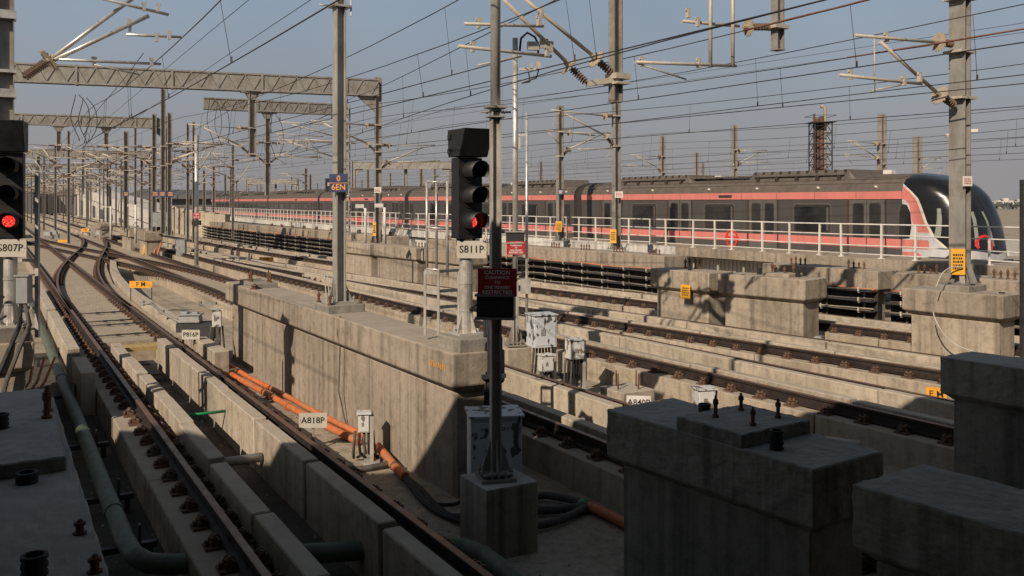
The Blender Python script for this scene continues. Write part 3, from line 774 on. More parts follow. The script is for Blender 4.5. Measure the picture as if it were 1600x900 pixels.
# nose of the leading car: one grid surface, coloured by region
b_, P_, d_, r_ = lead
def nose():
    NU, NV = 90, 80; LN = 2.45
    prof = [(.35, .97*LN), (1.0, LN), (1.4, .985*LN), (1.9, .95*LN), (2.4, .895*LN), (2.8, .82*LN), (3.15, .73*LN), (3.45, .60*LN), (3.68, .44*LN), (3.83, .26*LN), (3.92, .10*LN), (3.95, 0.)]
    def front(z):
        for (a, b), (c, e) in zip(prof, prof[1:]):
            if z <= c: return b+(e-b)*(z-a)/(c-a)
        return 0.
    def hw(z):
        if z <= ZS: return HW
        for (y0, z0), (y1, z1) in zip(ROOF, ROOF[1:]):
            if z <= z1: return y0+(y1-y0)*(z-z0)/(z1-z0)
        return .001
    vs = []; zs = [ZB+(3.949-ZB)*(j/NV) for j in range(NV+1)]
    for z in zs:
        L_, w = front(z), hw(z)
        for i in range(NU+1):
            t = -math.pi/2+math.pi*i/NU; e = .62
            y = w*math.copysign(abs(math.sin(t))**e, math.sin(t)); x = L_*abs(math.cos(t))**e
            vs.append(P_(-x, y, z))
    fs = []; ms = []
    b = [(.3, 2.9), (.9, 2.35), (1.1, 2.05), (1.4, 1.62), (1.8, 1.16), (2.3, .88), (2.8, .70), (3.07, .58), (3.3, .36), (3.5, .10), (3.7, -.2), (4.2, -.6)]
    def lim(z):
        if z <= b[0][0]: return b[0][1]
        for (z0, x0), (z1, x1) in zip(b, b[1:]):
            if z <= z1: return x0+(x1-x0)*(z-z0)/(z1-z0)
        return b[-1][1]
    fld = {'black': [], 'cream': [], 'pink': [], 'roof': []}
    for j in range(NV+1):
        z = zs[j]
        for i in range(NU+1):
            t = -math.pi/2+math.pi*i/NU; xf = front(z)*abs(math.cos(t))**.62; au = abs(math.sin(t))**.62
            d = xf-lim(z)
            fld['black'].append(min(d, z-1.40+.2*max(0, .65-au)))
            fld['cream'].append(min(d+.10, -d))
            sw_ = min(z-1.95, d+.42+.12*smooth((3.0-z)/1.0), -d-.10)
            fld['pink'].append(max(sw_, min(z-3.06, -d-.1), min(z-1.40, 1.71-z, .95-xf), min(z-.80, 1.30-z, .55+1.1*(1.32-z)-xf)))
            fld['roof'].append(min(z-3.32, -d-.1))
    for j in range(NV):
        for i in range(NU): fs.append((j*(NU+1)+i, j*(NU+1)+i+1, (j+1)*(NU+1)+i+1, (j+1)*(NU+1)+i))
    mb = MB(); mb.add(vs, fs, 0, True)
    m, nt, bs = new_mat('nose_paint'); c = (.50, .50, .52)
    rgh = None
    for nm, colr in (('roof', (.125, .105, .09)), ('pink', (.58, .19, .165)), ('cream', (.70, .66, .56)), ('black', (.012, .012, .013))):
        a = nt.nodes.new('ShaderNodeAttribute'); a.attribute_name = nm
        g_ = nt.nodes.new('ShaderNodeMath'); g_.operation = 'GREATER_THAN'; g_.inputs[1].default_value = 0.; nt.links.new(a.outputs['Fac'], g_.inputs[0])
        c = mixc(nt, c, colr, g_.outputs[0]); last = g_
    dirt = ramp(nt, noise(nt, 2.2, 5, position(nt, (1, 1, .5))), [(.35, .72), (.6, 1.)])
    nt.links.new(mixc(nt, c, dirt, 1., 'MULTIPLY'), bs.inputs['Base Color'])
    nt.links.new(ramp(nt, last.outputs[0], [(0., .42), (1., .24)]), bs.inputs['Roughness'])
    o = mb.build('nose', m, b_)
    for nm, vals in fld.items():
        a = o.data.attributes.new(nm, 'FLOAT', 'POINT'); a.data.foreach_set('value', vals)
    def S_(u, z, lift=.015):
        w = hw(z); s_ = min(1, abs(u))**(1/.62); c_ = math.sqrt(max(0, 1-s_*s_))**.62
        p = P_(-front(z)*c_, w*u, z); return p+d_*lift+r_*(u*lift)
    def patch(u0, u1, z0, z1, mat, name, skew=0., n=8, lift=.012):
        mb = MB(); vs = []; fs = []
        for j in range(n+1):
            for i in range(n+1):
                f = j/n; z = z0+(z1-z0)*f; u = u0+(u1-u0)*i/n+skew*(f-.5); vs.append(S_(max(-1, min(1, u)), z, lift))
        for j in range(n):
            for i in range(n): fs.append((j*(n+1)+i, j*(n+1)+i+1, (j+1)*(n+1)+i+1, (j+1)*(n+1)+i))
        mb.add(vs, fs, 0, True); return mb.build(name, mat, b_)
    patch(.935, .958, 1.8, 2.75, PALEG, 'cab_panel', -.03)
    patch(.52, .60, 1.55, 2.65, PALEG, 'cab_panel', -.08)
    patch(.12, .20, 1.55, 2.65, PALEG, 'cab_panel', .08)
    patch(.015, .035, 1.4, 3.45, TDARK, 'wiper', .12, 6, .02)
    patch(.80, .93, .98, 1.42, BLACK, 'headlight', -.1, 6, .012)
    patch(-.93, -.80, .98, 1.42, BLACK, 'headlight', .1, 6, .012)
    patch(.76, .80, 1.16, 1.28, CREAM, 'lamp', 0, 4, .02)
    mb = MB(); N = 24
    for i in range(N):
        if 14 < i < 22: continue
        a, b = 2*math.pi*i/N, 2*math.pi*(i+1)/N
        mb.add([S_(.40+r*math.cos(t)*.24, 1.62+r*math.sin(t)*.30, .03) for t, r in ((a, .72), (a, 1.), (b, 1.), (b, .72))], [(0, 1, 2, 3)])
    mb.build('ring_emblem', RED, b_)
    mb = MB()                                            # cab side window, just behind the mask
    pts = [(-.02, 1.72), (-.40, 1.76), (-.47, 2.2), (-.43, 2.6), (-.30, 2.86), (-.12, 2.9), (-.03, 2.6)]
    mb.rings([[P_(x+.12, HW+.010, z) for x, z in pts], [P_(x+.12, HW+.02, z) for x, z in pts]]); mb.build('window', GLASS, b_)
    mb = MB(); mb.tube([P_(-2.8, 0, .75), P_(-3.25, 0, .75)], .12, 10); mb.box(P_(-3.35, 0, .75), (.3, .34, .34), math.atan2(d_.y, d_.x))
    for k in range(5): mb.tube([P_(-2.85, .2+.12*k, .95), P_(-3.15, .25+.1*k, .6), P_(-2.9, .2+.12*k, .42)], .025, 6)
    mb.box(P_(-3.0, .42, 1.02), (.16, .3, .3), math.atan2(d_.y, d_.x)); mb.build('coupler', GALV, b_)
nose()
# ------------------------------------------------------------------ masts, cantilevers, portals
def hsec(mb, x, y, z0, z1, ang, depth=.24, width=.20, th=.02, mi=0):
    """H section, flanges facing along ang"""
    c, s = math.cos(ang), math.sin(ang); h = z1-z0; zc = (z0+z1)/2
    for k in (-1, 1): mb.box((x+c*k*(depth/2-th/2), y+s*k*(depth/2-th/2), zc), (th, width, h), ang, mi)
    mb.box((x, y, zc), (depth-2*th-.002, th*.8, h), ang, mi)
def sheds(p, q, r=.075, n=7):
    prof = [(0, .03)]
    for i in range(n):
        a = .06+.88*i/n; b = .88/n
        prof += [(a, .032), (a+b*.18, r), (a+b*.40, r*.95), (a+b*.5, .034)]
    return prof+[(1, .03)]
def insulator(parent, p, q, r=.075, n=8, disc=True, mat=None):
    p, q = Vector(p), Vector(q); mb = MB(); mb.turned(p, q, sheds(p, q, r, n), 10)
    if disc:
        d = (q-p).normalized(); c = q+d*.03; u = d.orthogonal().normalized(); w = d.cross(u); N = 36
        lo = [c+(u*math.cos(2*math.pi*i/N)+w*math.sin(2*math.pi*i/N))*r*(2.5 if i % 2 else 2.0) for i in range(N)]
        mb.rings([lo, [v_+d*.018 for v_ in lo]], 1)
    mb.turned(q, q+(q-p).normalized()*.16, [(0, .045), (1, .045)], 8, 1)
    return mb.build('insulator', [mat or INS, INSL], parent)
def clampm(mb, p, s=.05, mi=0):
    mb.box(p, (s, s*1.4, s*2.4), PERP, mi); mb.box(Vector(p)+Vector((0, 0, s*1.5)), (s*1.8, s*.7, s*.9), PERP, mi)
def mast(name, label, x, y, z0, z1, ang=PERP, depth=.24, width=.20, foot=True, mat=None, group=None):
    m = thing(name, label, 'line mast', (x, y, z0), group); mb = MB(); hsec(mb, x, y, z0, z1, ang, depth, width); mb.build('post', mat or GALVD, m)
    if foot:
        mb = MB(); mb.box((x, y, z0+.015), (depth+.28, width+.28, .03), ang)
        for k in (-1, 1):
            for j in (-1, 1):
                c, s = math.cos(ang), math.sin(ang)
                px, py = x+c*k*(depth/2+.06)-s*j*.07, y+s*k*(depth/2+.06)+c*j*.07
                mb.rings([[Vector((px-.006*-s, py, z0+.03)), Vector((px+c*k*.06, py+s*k*.06, z0+.03)), Vector((x+c*k*depth/2-s*j*.07, y+s*k*depth/2+c*j*.07, z0+.34))],
                          [Vector((px-.006*-s+.012*-s, py+.012*c, z0+.03)), Vector((px+c*k*.06-.012*s, py+s*k*.06+.012*c, z0+.03)), Vector((x+c*k*depth/2-s*(j*.07+.012), y+s*k*depth/2+c*(j*.07+.012), z0+.34))]])
                bolt(mb, (px+c*k*.04-s*j*.12, py+s*k*.04+c*j*.12, z0+.03), .09, .014)
        mb.build('base_plate', mat or GALVD, m)
    return m
def cantilever(m, base, d, reach=2.6, zc=5.0, zm=6.2, r=.03, disc=True, small=False):
    """base (x, y) on the mast, d unit direction towards the track, contact wire height zc, messenger height zm"""
    b = Vector((base[0], base[1], 0)); d = Vector((d[0], d[1], 0)).normalized()
    def Q(u, z): return b+d*u+Vector((0, 0, z))
    mb = MB(); t0 = Q(.14, zm+.02); t1 = Q(.50, zm+.0)
    mb.tube([Q(.60, zm), Q(reach+.30, zm-.02+.1)], r*.8, 8)
    s0, s1 = Q(.14, zc+.10), Q(.46, zc+.38); sd = (s1-s0).normalized(); e = Q(reach-.30, zm-.02)
    mb.tube([s1+sd*.1, e], r, 8)
    k = .42; j = s1.lerp(e, k); zr = zc+.42
    mb.tube([Q((j-b).dot(d)-.25, zr+.02), Q(reach+.55, zr+.12)], r*.75, 8)
    mb.tube([Q(reach+.45, zr+.06), Q(reach-.05, zc+.06)], r*.45, 6)
    clampm(mb, Q(reach, zm+.0), .05); clampm(mb, e, .05); clampm(mb, Q((j-b).dot(d), zr+.03), .045); clampm(mb, Q(reach+.40, zr+.08), .04)
    mb.tube([Q(reach+.1, zm), Q(reach+.35, zr+.1)], .007, 4)
    mb.box(Q(.02, zm+.02), (.34, .30, .06), math.atan2(d.y, d.x)); mb.box(Q(.02, zc+.08), (.34, .30, .06), math.atan2(d.y, d.x))
    c = mb.build('cantilever', TUBE, m)
    if not small:
        insulator(c, t0, t1, .07, 6, disc); insulator(c, s0, s1, .07, 6, disc)
    else:
        mb = MB(); mb.turned(t0, t1, [(0, .03), (.1, .09), (.9, .09), (1, .03)], 6); mb.turned(s0, s1, [(0, .03), (.1, .09), (.9, .09), (1, .03)], 6); mb.build('insulator', INS, c)
    return c
def trussbeam(mb, A, B, z, depth=.6, width=.3, n=16, mi=0):
    """box truss from A to B with its top at z"""
    A, B = Vector((A[0], A[1], z)), Vector((B[0], B[1], z)); d = (B-A).normalized(); w = Vector((d.y, -d.x, 0))*(width/2); dn = Vector((0, 0, -depth))
    for s in (-1, 1):
        for o in (Vector((0, 0, -.03)), dn+Vector((0, 0, .03))): mb.bar(A+w*s+o, B+w*s+o, .06, .07)
        for i in range(n):
            p, q = A.lerp(B, i/n), A.lerp(B, (i+.5)/n); q2 = A.lerp(B, (i+1)/n)
            mb.bar(p+w*s*1.02+Vector((0, 0, -.06)), q+w*s*1.02+dn+Vector((0, 0, .06)), .04, .025, up=w); mb.bar(q+w*s*1.02+dn+Vector((0, 0, .06)), q2+w*s*1.02+Vector((0, 0, -.06)), .04, .025, up=w)
            if i % 5 == 4: mb.bar(q2+w*s*1.08+Vector((0, 0, .03)), q2+w*s*1.08+dn+Vector((0, 0, -.03)), .10, .035, up=w)
    mb.bar(A+dn*.5, B+dn*.5, width*.93, depth*.86)

# tall mast on the long wall, with a plate of its own (portal leg)
TM = pp(wall, 4.80, .34, .13)
tall = mast('portal_frame', 'tall pale mast on the long wall pier with the portal beam it shares overhead', TM.x, TM.y, TM.z, 7.45, PERP, .165, .21, True, GALVM); tag(tall, cat='portal frame')
RM = pp(q3, 1.05, .46, .12)
mb = MB(); hsec(mb, RM.x, RM.y, RM.z, 7.45, PERP, .20, .35, .024); mb.build('post', GALVD, tall)
mb = MB(); mb.box((RM.x, RM.y, RM.z+.02), (.50, .56, .04), PERP)
for k in (-1, 1):
    mb.bar((RM.x+k*.24, RM.y-.12, RM.z+.04), (RM.x+k*.09, RM.y-.10, RM.z+.45), .02, .1); mb.bar((RM.x+k*.1, RM.y-.30, RM.z+.04), (RM.x+k*.06, RM.y-.16, RM.z+.55), .1, .02)
mb.build('base_plate', GALVD, tall)
mb = MB(); trussbeam(mb, (TM.x-2.6, TM.y-.95), (RM.x+2.2, RM.y+.78), 8.15, .7, .34, 26); mb.build('portal_beam', GALVD, tall)
mb = MB()
for z in (6.52, 6.20):
    mb.box((TM.x, TM.y, z), (.33, .28, .035), PERP); mb.tube([(TM.x-.17, TM.y-.1, z), (TM.x-.30, TM.y-.16, z)], .012, 6)
mb.bar((TM.x+.19, TM.y+.02, 6.55), (TM.x+.19, TM.y+.02, 6.05), .03, .03); mb.build('strap', GALV, tall)
PD = (Vector((RM.x, RM.y, 0))-Vector((TM.x, TM.y, 0))); 
def onbeam(px):
    k = (px-800)/F; t = (k*TM.y-TM.x)/(PD.x-k*PD.y); return TM.x+PD.x*t, TM.y+PD.y*t
# drop posts under that portal
def droppost(px, ybot, w, lab_name='drop_post'):
    x, y = onbeam(px); zb = CAM_Z-(ybot-HOR)/F*y; mb = MB(); hsec(mb, x, y, zb, 7.50, PERP, w, w*.9, .02)
    mb.box((x, y, zb+.01), (w+.03, w+.03, .02), PERP); return x, y, zb, mb.build('drop_post', GALVD, tall)
x, y, zb, dp = droppost(962, 160, .195)
def Y_(px, py, Y): return at(px, py, Y)
yy = y
c = MB()
c.tube([Y_(925, 86, yy-.25), Y_(812, -8, yy-1.1)], .034, 10); c.tube([Y_(884, 96, yy-.3), Y_(775, -12, yy-1.2)], .034, 10)
c.tube([Y_(725, 37, yy-1.5), Y_(849, 41, yy-.8)], .028, 8); c.tube([Y_(716, 72, yy-1.55), Y_(861, 88, yy-.55)], .03, 8)
c.tube([Y_(747, 102, yy-1.4), Y_(815, 88, yy-.9)], .016, 6)
for q in ((748, 38), (842, 34)): clampm(c, Y_(q[0], q[1], yy-1.2), .055)
for q in ((739, 75), (855, 82)): clampm(c, Y_(q[0], q[1], yy-1.2), .055)
clampm(c, Y_(845, 22, yy-.85), .06); clampm(c, Y_(860, 75, yy-.5), .06)
c.bar(Y_(918, 131, yy-.2), Y_(966, 124, yy), .16, .10); c.box(Y_(966, 120, yy), (.34, .34, .10), PERP); c.box(Y_(964, 131, yy), (.30, .42, .04), PERP)
ca = c.build('cantilever', TUBE, tall)
insulator(ca, Y_(962, 120, yy), Y_(934, 95, yy-.2), .075, 7); insulator(ca, Y_(916, 129, yy-.15), Y_(892, 106, yy-.26), .075, 7)
x, y, zb, dp = droppost(1215, 79, .185)
yy = y; c = MB()
c.tube([Y_(1155, 41, yy-.25), Y_(1066, 33, yy-.9)], .03, 8); c.tube([Y_(1150, 103, yy-.4), Y_(993, 97, yy-1.5)], .03, 8)
c.tube([Y_(996, 99, yy-1.45), Y_(1072, 124, yy-1.0)], .016, 6)
for a in (1110, 1145):
    c.tube([Y_(a, 104, yy-.7 if a < 1120 else yy-.45), Y_(a, -60, yy-.7 if a < 1120 else yy-.45)], .036, 8)
for q in ((1075, 22), (1090, 36), (1092, 100), (1003, 98)): clampm(c, Y_(q[0], q[1], yy-.8), .055)
c.box(Y_(1212, 43, yy), (.36, .36, .07), PERP); ca = c.build('cantilever', TUBE, tall)
insulator(ca, Y_(1203, 42, yy-.05), Y_(1172, 42, yy-.2), .075, 6)
# arms of the thick mast
Yr = RM.y; c = MB()
c.tube([Y_(1462, 66, Yr-.35), Y_(1335, 55, Yr-1.2)], .032, 8); c.tube([Y_(1464, 145, Yr-.35), Y_(1375, 65, Yr-1.0)], .038, 8)
c.tube([Y_(1311, 117, Yr-1.4), Y_(1440, 131, Yr-.6)], .032, 8); c.tube([Y_(1361, 142, Yr-1.05), Y_(1412, 132, Yr-.75)], .016, 6); c.tube([Y_(1366, 60, Yr-1.05), Y_(1367, 143, Yr-1.05)], .012, 5)
for q in ((1385, 60), (1437, 122), (1412, 128), (1329, 118)): clampm(c, Y_(q[0], q[1], Yr-.8), .06)
for z in (5.98, 5.05, 7.05): c.box((RM.x, RM.y, z), (.50, .42, .05), PERP)
ca = c.build('cantilever', TUBE, tall)
insulator(ca, Y_(1488, 69, Yr-.15), Y_(1469, 66, Yr-.3), .08, 5); insulator(ca, Y_(1491, 164, Yr-.15), Y_(1471, 150, Yr-.3), .085, 6)
# left edge mast with its pair of pale tubes
LM = (-8.56, 15.1)
left = mast('line_mast', 'wide mast at the left edge with two pale tubes spreading from one insulator', LM[0], LM[1], .9, 7.6, PERP, .30, .26, True, GALVD)
c = MB(); Yl = 15.1
for z in (6.1, 5.15, 4.78, 4.1, 6.9): c.box((LM[0], LM[1], z), (.36, .32, .14 if z != 5.15 else .05), PERP)
c.tube([Y_(80, 92, Yl+.4), Y_(212, -6, Yl+1.4)], .036, 10); c.tube([Y_(84, 94, Yl+.4), Y_(232, 25, Yl+1.5)], .038, 10)
c.tube([Y_(160, -2, Yl+.9), Y_(263, 23, Yl+1.7)], .03, 8); c.tube([Y_(197, 54, Yl+1.2), Y_(283, 58, Yl+1.8)], .026, 8)
c.tube([Y_(92, 93, Yl+.4), Y_(251, 100, Yl+1.6)], .027, 8); c.tube([Y_(147, 101, Yl+.8), Y_(219, 117, Yl+1.4)], .015, 6)
for q in ((203, 44), (225, 12), (247, 13), (245, 60), (264, 57), (147, 97), (237, 98), (203, 38)): clampm(c, Y_(q[0], q[1], Yl+1.3), .05)
ca = c.build('cantilever', PIPE, left)
insulator(ca, Y_(37, 121, Yl+.1), Y_(74, 96, Yl+.35), .085, 10)
# portals across the yard
def portal(label, A, B, z, depth, posts, width=.35, n=18, haunch=True, post_d=.3, base=1.1, mat=None):
    root = thing('portal_frame', label, 'portal frame', (B[0], B[1], base)); mat = mat or GALVD
    mb = MB(); trussbeam(mb, A, B, z, depth, width, n); mb.build('portal_beam', mat, root)
    a = math.atan2(B[1]-A[1], B[0]-A[0]); d = Vector((math.cos(a), math.sin(a), 0))
    for p in posts:
        mb = MB(); hsec(mb, p[0], p[1], base, z+.12, a, post_d, post_d*.9); mb.build('post', mat, root)
        if haunch:
            mb = MB(); P = Vector((p[0], p[1], 0)); s = 1 if (P-Vector((A[0], A[1], 0))).length < 2 else -1; w = Vector((-d.y, d.x, 0))*.05
            q = [P+d*s*.1+Vector((0, 0, z-.05)), P+d*s*1.0+Vector((0, 0, z-.05)), P+d*s*1.0+Vector((0, 0, z-depth)), P+d*s*.1+Vector((0, 0, z-depth-.75))]
            mb.rings([[v-w for v in q], [v+w for v in q]]); mb.build('haunch', mat, root)
    return root
def drop(root, px, ybot, Y, w=.25, ztop=None, arms=()):
    p = at(px, ybot, Y); mb = MB(); hsec(mb, p.x, p.y, p.z, ztop, PERP, w, w*.9); mb.box((p.x, p.y, ztop-.02), (1.0, .3, .06), PERP)
    mb.rings([[Vector((p.x+i*.3*.866-j*.1*.5, p.y+i*.3*.5+j*.1*.866, ztop-.06)) for i, j in ((-1, -1), (1, -1), (1, 1), (-1, 1))], [Vector((p.x+i*.13*.866-j*.1*.5, p.y+i*.13*.5+j*.1*.866, ztop-.35)) for i, j in ((-1, -1), (1, -1), (1, 1), (-1, 1))]])
    mb.build('drop_post', GALVD, root)
    for sgn in arms:
        cantilever(root, (p.x, p.y), (sgn*.866, sgn*.5), 2.4, 5.0, 6.2)
ga, gb = at(-40, 100, 36.0), at(591, 125, 41.5)
g1 = portal('big portal with a pale lattice beam and corner gusset behind the left mast', ga, gb, 8.62, .78, [(gb.x, gb.y)], .42, 22)
drop(g1, 394, 245, 39.6, .30, 7.82, (-1,))
g2a, g2b = at(318, 152, 47.5), at(541, 168, 51)
g2 = portal('second portal whose lattice beam ends in the open, left of the tall mast', g2a, g2b, 8.5, .62, [], .40, 14)
mb = MB()
for i, j in ((-1, -1), (1, -1), (1, 1), (-1, 1)):
    mb.bar((g2b.x+i*.17, g2b.y+j*.17, 1.1), (g2b.x+i*.17, g2b.y+j*.17, 8.5), .06, .06)
for k in range(18):
    z = 1.1+k*.41
    for i, j, i2, j2 in ((-1, -1, 1, -1), (1, -1, 1, 1), (1, 1, -1, 1), (-1, 1, -1, -1)):
        s = 1 if k % 2 else -1
        mb.bar((g2b.x+i*.17, g2b.y+j*.17, z+(.41 if s > 0 else 0)), (g2b.x+i2*.17, g2b.y+j2*.17, z+(0 if s > 0 else .41)), .03, .04)
mb.build('lattice_post', GALVD, g2)
drop(g2, 418, 305, 49, .26, 7.86, (-1, 1))
g3a, g3b = at(-60, 160, 50), at(262, 185, 54)
g3 = portal('third portal crossing the left tracks behind the twin masts', g3a, g3b, 8.0, .62, [(g3b.x, g3b.y)], .4, 18, post_d=.22)
drop(g3, 92, 236, 51.6, .24, 7.36, (-1,)); drop(g3, 166, 232, 52.8, .24, 7.36, (1, -1))
for (pa, pb, Y, zt, lab) in [((-60, 222), (236, 240), 82, 7.9, 'fourth portal, hazy, across the far tracks'), ((-40, 250), (172, 258), 118, 8.2, 'fifth portal, faint, far along the left tracks'),
                             ((-40, 268), (150, 272), 165, 8.4, 'smallest portal at the end of the left tracks')]:
    A, B = at(pa[0], pa[1], Y), at(pb[0], pb[1], Y*1.06); r_ = portal(lab, A, B, zt, .7, [(B.x, B.y), ], .4, 14, True, .32, .2)
    for k in range(2): 
        q = at(60+70*k, 300, Y*1.03); mb = MB(); hsec(mb, q.x, q.y, 4.4, zt-.6, PERP, .24, .2); mb.build('drop_post', GALVD, r_)
for (xa, xb, ya, yb, Y, lab) in [(553, 705, 253, 255, 92, 'low portal behind the train, right of the tall mast'), (387, 465, 281, 285, 150, 'small faint portal behind the rear of the train')]:
    A, B = at(xa, ya, Y), at(xb, yb, Y*.99); zt = A.z; r_ = portal(lab, A, B, zt, .75, [(A.x, A.y), (B.x, B.y)], .35, 10, True, .32, .2)
    q = at((xa+xb)/2+5, 300, Y); mb = MB(); hsec(mb, q.x, q.y, 3.6, zt-.7, 0, .3, .25); mb.build('drop_post', GALVD, r_)

cantilever(g1, (gb.x, gb.y), (-.86, -.5), 2.9, 5.2, 6.5, .04); cantilever(g1, (gb.x, gb.y), (.86, .5), 2.6, 4.4, 5.6, .035)
cantilever(g2, (g2b.x, g2b.y), (-.86, -.5), 3.6, 5.0, 6.3, .04); cantilever(g2, (g2b.x, g2b.y), (-.9, -.44), 3.4, 6.2, 7.3, .035)
cantilever(g3, (g3b.x, g3b.y), (.86, .5), 3.0, 5.2, 6.5, .04)
# single masts: picture column, picture row of the top, distance, height of the foot, arm direction, label
MASTS = [
 (963, 158, 34.0, 1.16, -1, .26, 'mast below the drop post, with a yellow board at its foot', True),
 (875, 165, 41.5, 1.16, 1, .28, 'dark mast between the two middle carriages, standing on the walkway edge', True),
 (265, 176, 50.0, 1.1, 1, .24, 'thin dark mast right of the twin grey masts', True),
 (255, 138, 52.5, 1.1, 1, .27, 'right one of the twin grey masts behind the grey cabinet', True),
 (241, 178, 53.5, 1.1, -1, .25, 'left one of the twin grey masts behind the grey cabinet', True),
 (197, 205, 60.0, 1.1, -1, .30, 'stout mast above the pier at the far crossing', True),
 (1147, 195, 56, .2, 1, .32, 'dark mast behind the train roof above the emblem', False),
 (1035, 212, 64, .2, -1, .36, 'stout mast behind the train roof, right of the thin front mast', False),
 (1088, 238, 78, .2, 0, .34, 'short mast behind the train roof, second left of the emblem mast', False),
 (1098, 254, 92, .2, 0, .30, 'small reddish mast just right of the short one', False),
 (1378, 178, 50, .2, -1, .40, 'thick mast behind the train roof, right of the chimney tower', False),
 (1433, 213, 66, .2, 1, .55, 'broad double mast behind the black nose roof', False),
 (845, 252, 92, .2, 0, .28, 'thin far mast left of the middle walkway mast', False),
 (478, 262, 105, .2, -1, .32, 'far dark mast just left of the tall mast', False),
 (485, 272, 118, .2, 0, .30, 'far pale mast beside the dark one left of the tall mast', False),
 (361, 259, 112, .2, 1, .30, 'far dark mast above the rear end of the train', False),
 (334, 259, 118, .2, -1, .34, 'far pale mast left of the train end', False),
 (319, 266, 124, .2, 0, .34, 'far grey mast, second left of the train end', False),
 (352, 273, 135, .2, 0, .32, 'far faint mast close to the train end', False),
 (575, 265, 98, .2, 0, .26, 'far mast between the tall mast and the portal post', False),
 (658, 252, 95, .2, 0, .30, 'far mast above the white ladder frame', False),
 (610, 270, 110, .2, 0, .20, 'thin far mast right of the portal post', False)]
for px, yt, Y, z0, arm, w, lab, foot in MASTS:
    p = at(px, yt, Y); m = mast('line_mast', lab, p.x, p.y, z0, p.z, PERP, w, w*.85, foot, GALVD if Y < 60 else FARM)
    if arm: cantilever(m, (p.x, p.y), (arm*.84, arm*.54), 2.7, min(5.0, p.z-1.6), min(6.2, p.z-.4), .035, Y < 60, Y >= 60)
# a mast behind the camera's left edge belongs to the neighbouring line; far masts along the tracks, one prototype and copies
proto = thing('line_mast', 'slender overhead line mast in the hazy far cluster along the left tracks', 'line mast', (0, 0, 0), 'far masts along the tracks')
mb = MB(); hsec(mb, 0, 0, 0, 8.2, 0, .18, .16); mb.build('post', FARM, proto)
cantilever(proto, (0, 0), (1, 0), 2.7, 5.0, 6.2, .045, False, True); cantilever(proto, (0, 0), (-1, .0), 1.9, 4.7, 6.8, .04, False, True)
index(proto); first = True
def farmast(x, y, rz, z=.0, zs=1.):
    global first
    if first: first = False; proto.location = (x, y, z); proto.rotation_euler = (0, 0, rz); proto.scale = (1, 1, zs); return
    o = dup(proto, (x, y, z), rz); o.scale = (1, 1, zs)
for base, off, flip in ((C1, -2.75, 0), (CA, -2.55, 0), (CA, 2.6, 1), (CB, 2.7, 1), (CC, 2.6, 1), (CD, 2.7, 1)):
    Y = 64+R.uniform(0, 9)
    while Y < 330:
        p = base.pt(Y, off); n = base.nrm(Y); a = math.atan2(n.y, n.x)+(math.pi if flip else 0)
        if not (CR.x(Y)-1.5 < p.x < CR.x(Y)+7): farmast(p.x, p.y, a+R.uniform(-.06, .06), .0, R.uniform(.88, 1.12))
        Y += R.uniform(13, 20)
index(proto)
# masts of the depot lines behind the train
pr2 = thing('line_mast', 'small far mast of the depot lines beyond the train', 'line mast', (0, 0, 0), 'depot masts beyond the train'); mb = MB(); hsec(mb, 0, 0, 0, 8.0, 0, .28, .24); mb.build('post', FARM, pr2)
cantilever(pr2, (0, 0), (1, 0), 2.7, 4.9, 6.1, .04, False, True)
index(pr2); k = 0
for off in (22, 31, 42):
    Y = 80+off*.8
    while Y < 240:
        p = CR.pt(Y, off); n = CR.nrm(Y); a = math.atan2(n.y, n.x)
        if k == 0: pr2.location = p; pr2.rotation_euler = (0, 0, a)
        else: dup(pr2, p, a)
        k += 1; Y += R.uniform(26, 40)

# ------------------------------------------------------------------ overhead wires
def line(label, curve, off, y0, y1, zc=5.0, zm=6.2, r=.0095, span=24., drops=True, lift=0., name='overhead_line', copper=None):
    root = thing(name, label, 'overhead line', curve.pt(30, off, zc))
    ys = []; Y = y0
    while Y < y1: ys.append(Y); Y += 2.5 if Y < 60 else 8
    ys.append(y1)
    def zmes(Y): t = ((Y-y0) % span)/span; return zm-.38*(1-(2*t-1)**2)
    st = lambda Y: .16*math.sin(Y/span*math.pi)
    rr = lambda Y: r*(1 if Y < 40 else .8)
    mb = MB(); mb.tube([curve.pt(Y, off+st(Y), zc) for Y in ys], [rr(Y) for Y in ys], 5); mb.build('contact_wire', WIRE, root)
    mb = MB(); mb.tube([curve.pt(Y, off, zmes(Y)) for Y in ys], [rr(Y) for Y in ys], 5); mb.build('messenger_wire', WIRE, root)
    if copper:
        mb = MB(); mb.tube([curve.pt(Y, off+.01*math.sin(Y*5), zmes(Y)+.012) for Y in [copper[0]+i*.3 for i in range(int((copper[1]-copper[0])/.3))]], .016, 6); mb.build('splice_wrap', COPP, root)
    if drops:
        for Y in curve.walk(y0+2, min(y1, 70), 5.2):
            mb = MB(); a, b = curve.pt(Y, off+st(Y), zc), curve.pt(Y, off, zmes(Y)); mb.tube([a, b], .005 if Y < 30 else .006, 4)
            mb.box(a+Vector((0, 0, .05)), (.025, .025, .09)); mb.build('dropper', WIRE, root)
    return root
line('pair of wires over the left track', C1, .25, 6.5, 240)
line('pair of wires over the track behind the long wall', CA, -.15, 6.5, 240)
line('pair of wires over the track with the orange marker', CB, -.1, 7.5, 240, 5.05, 6.3, copper=(12.2, 16.4))
line('pair of wires over the track at the yellow noticed pier', CC, 0, 9, 240, 5.0, 6.2, copper=(15.0, 18.5))
line('pair of wires over the track beside the cable racks', CD, 0, 12, 240)
line('pair of wires above the metro train', CR, 3.5, 17, 240, 5.0, 6.25)
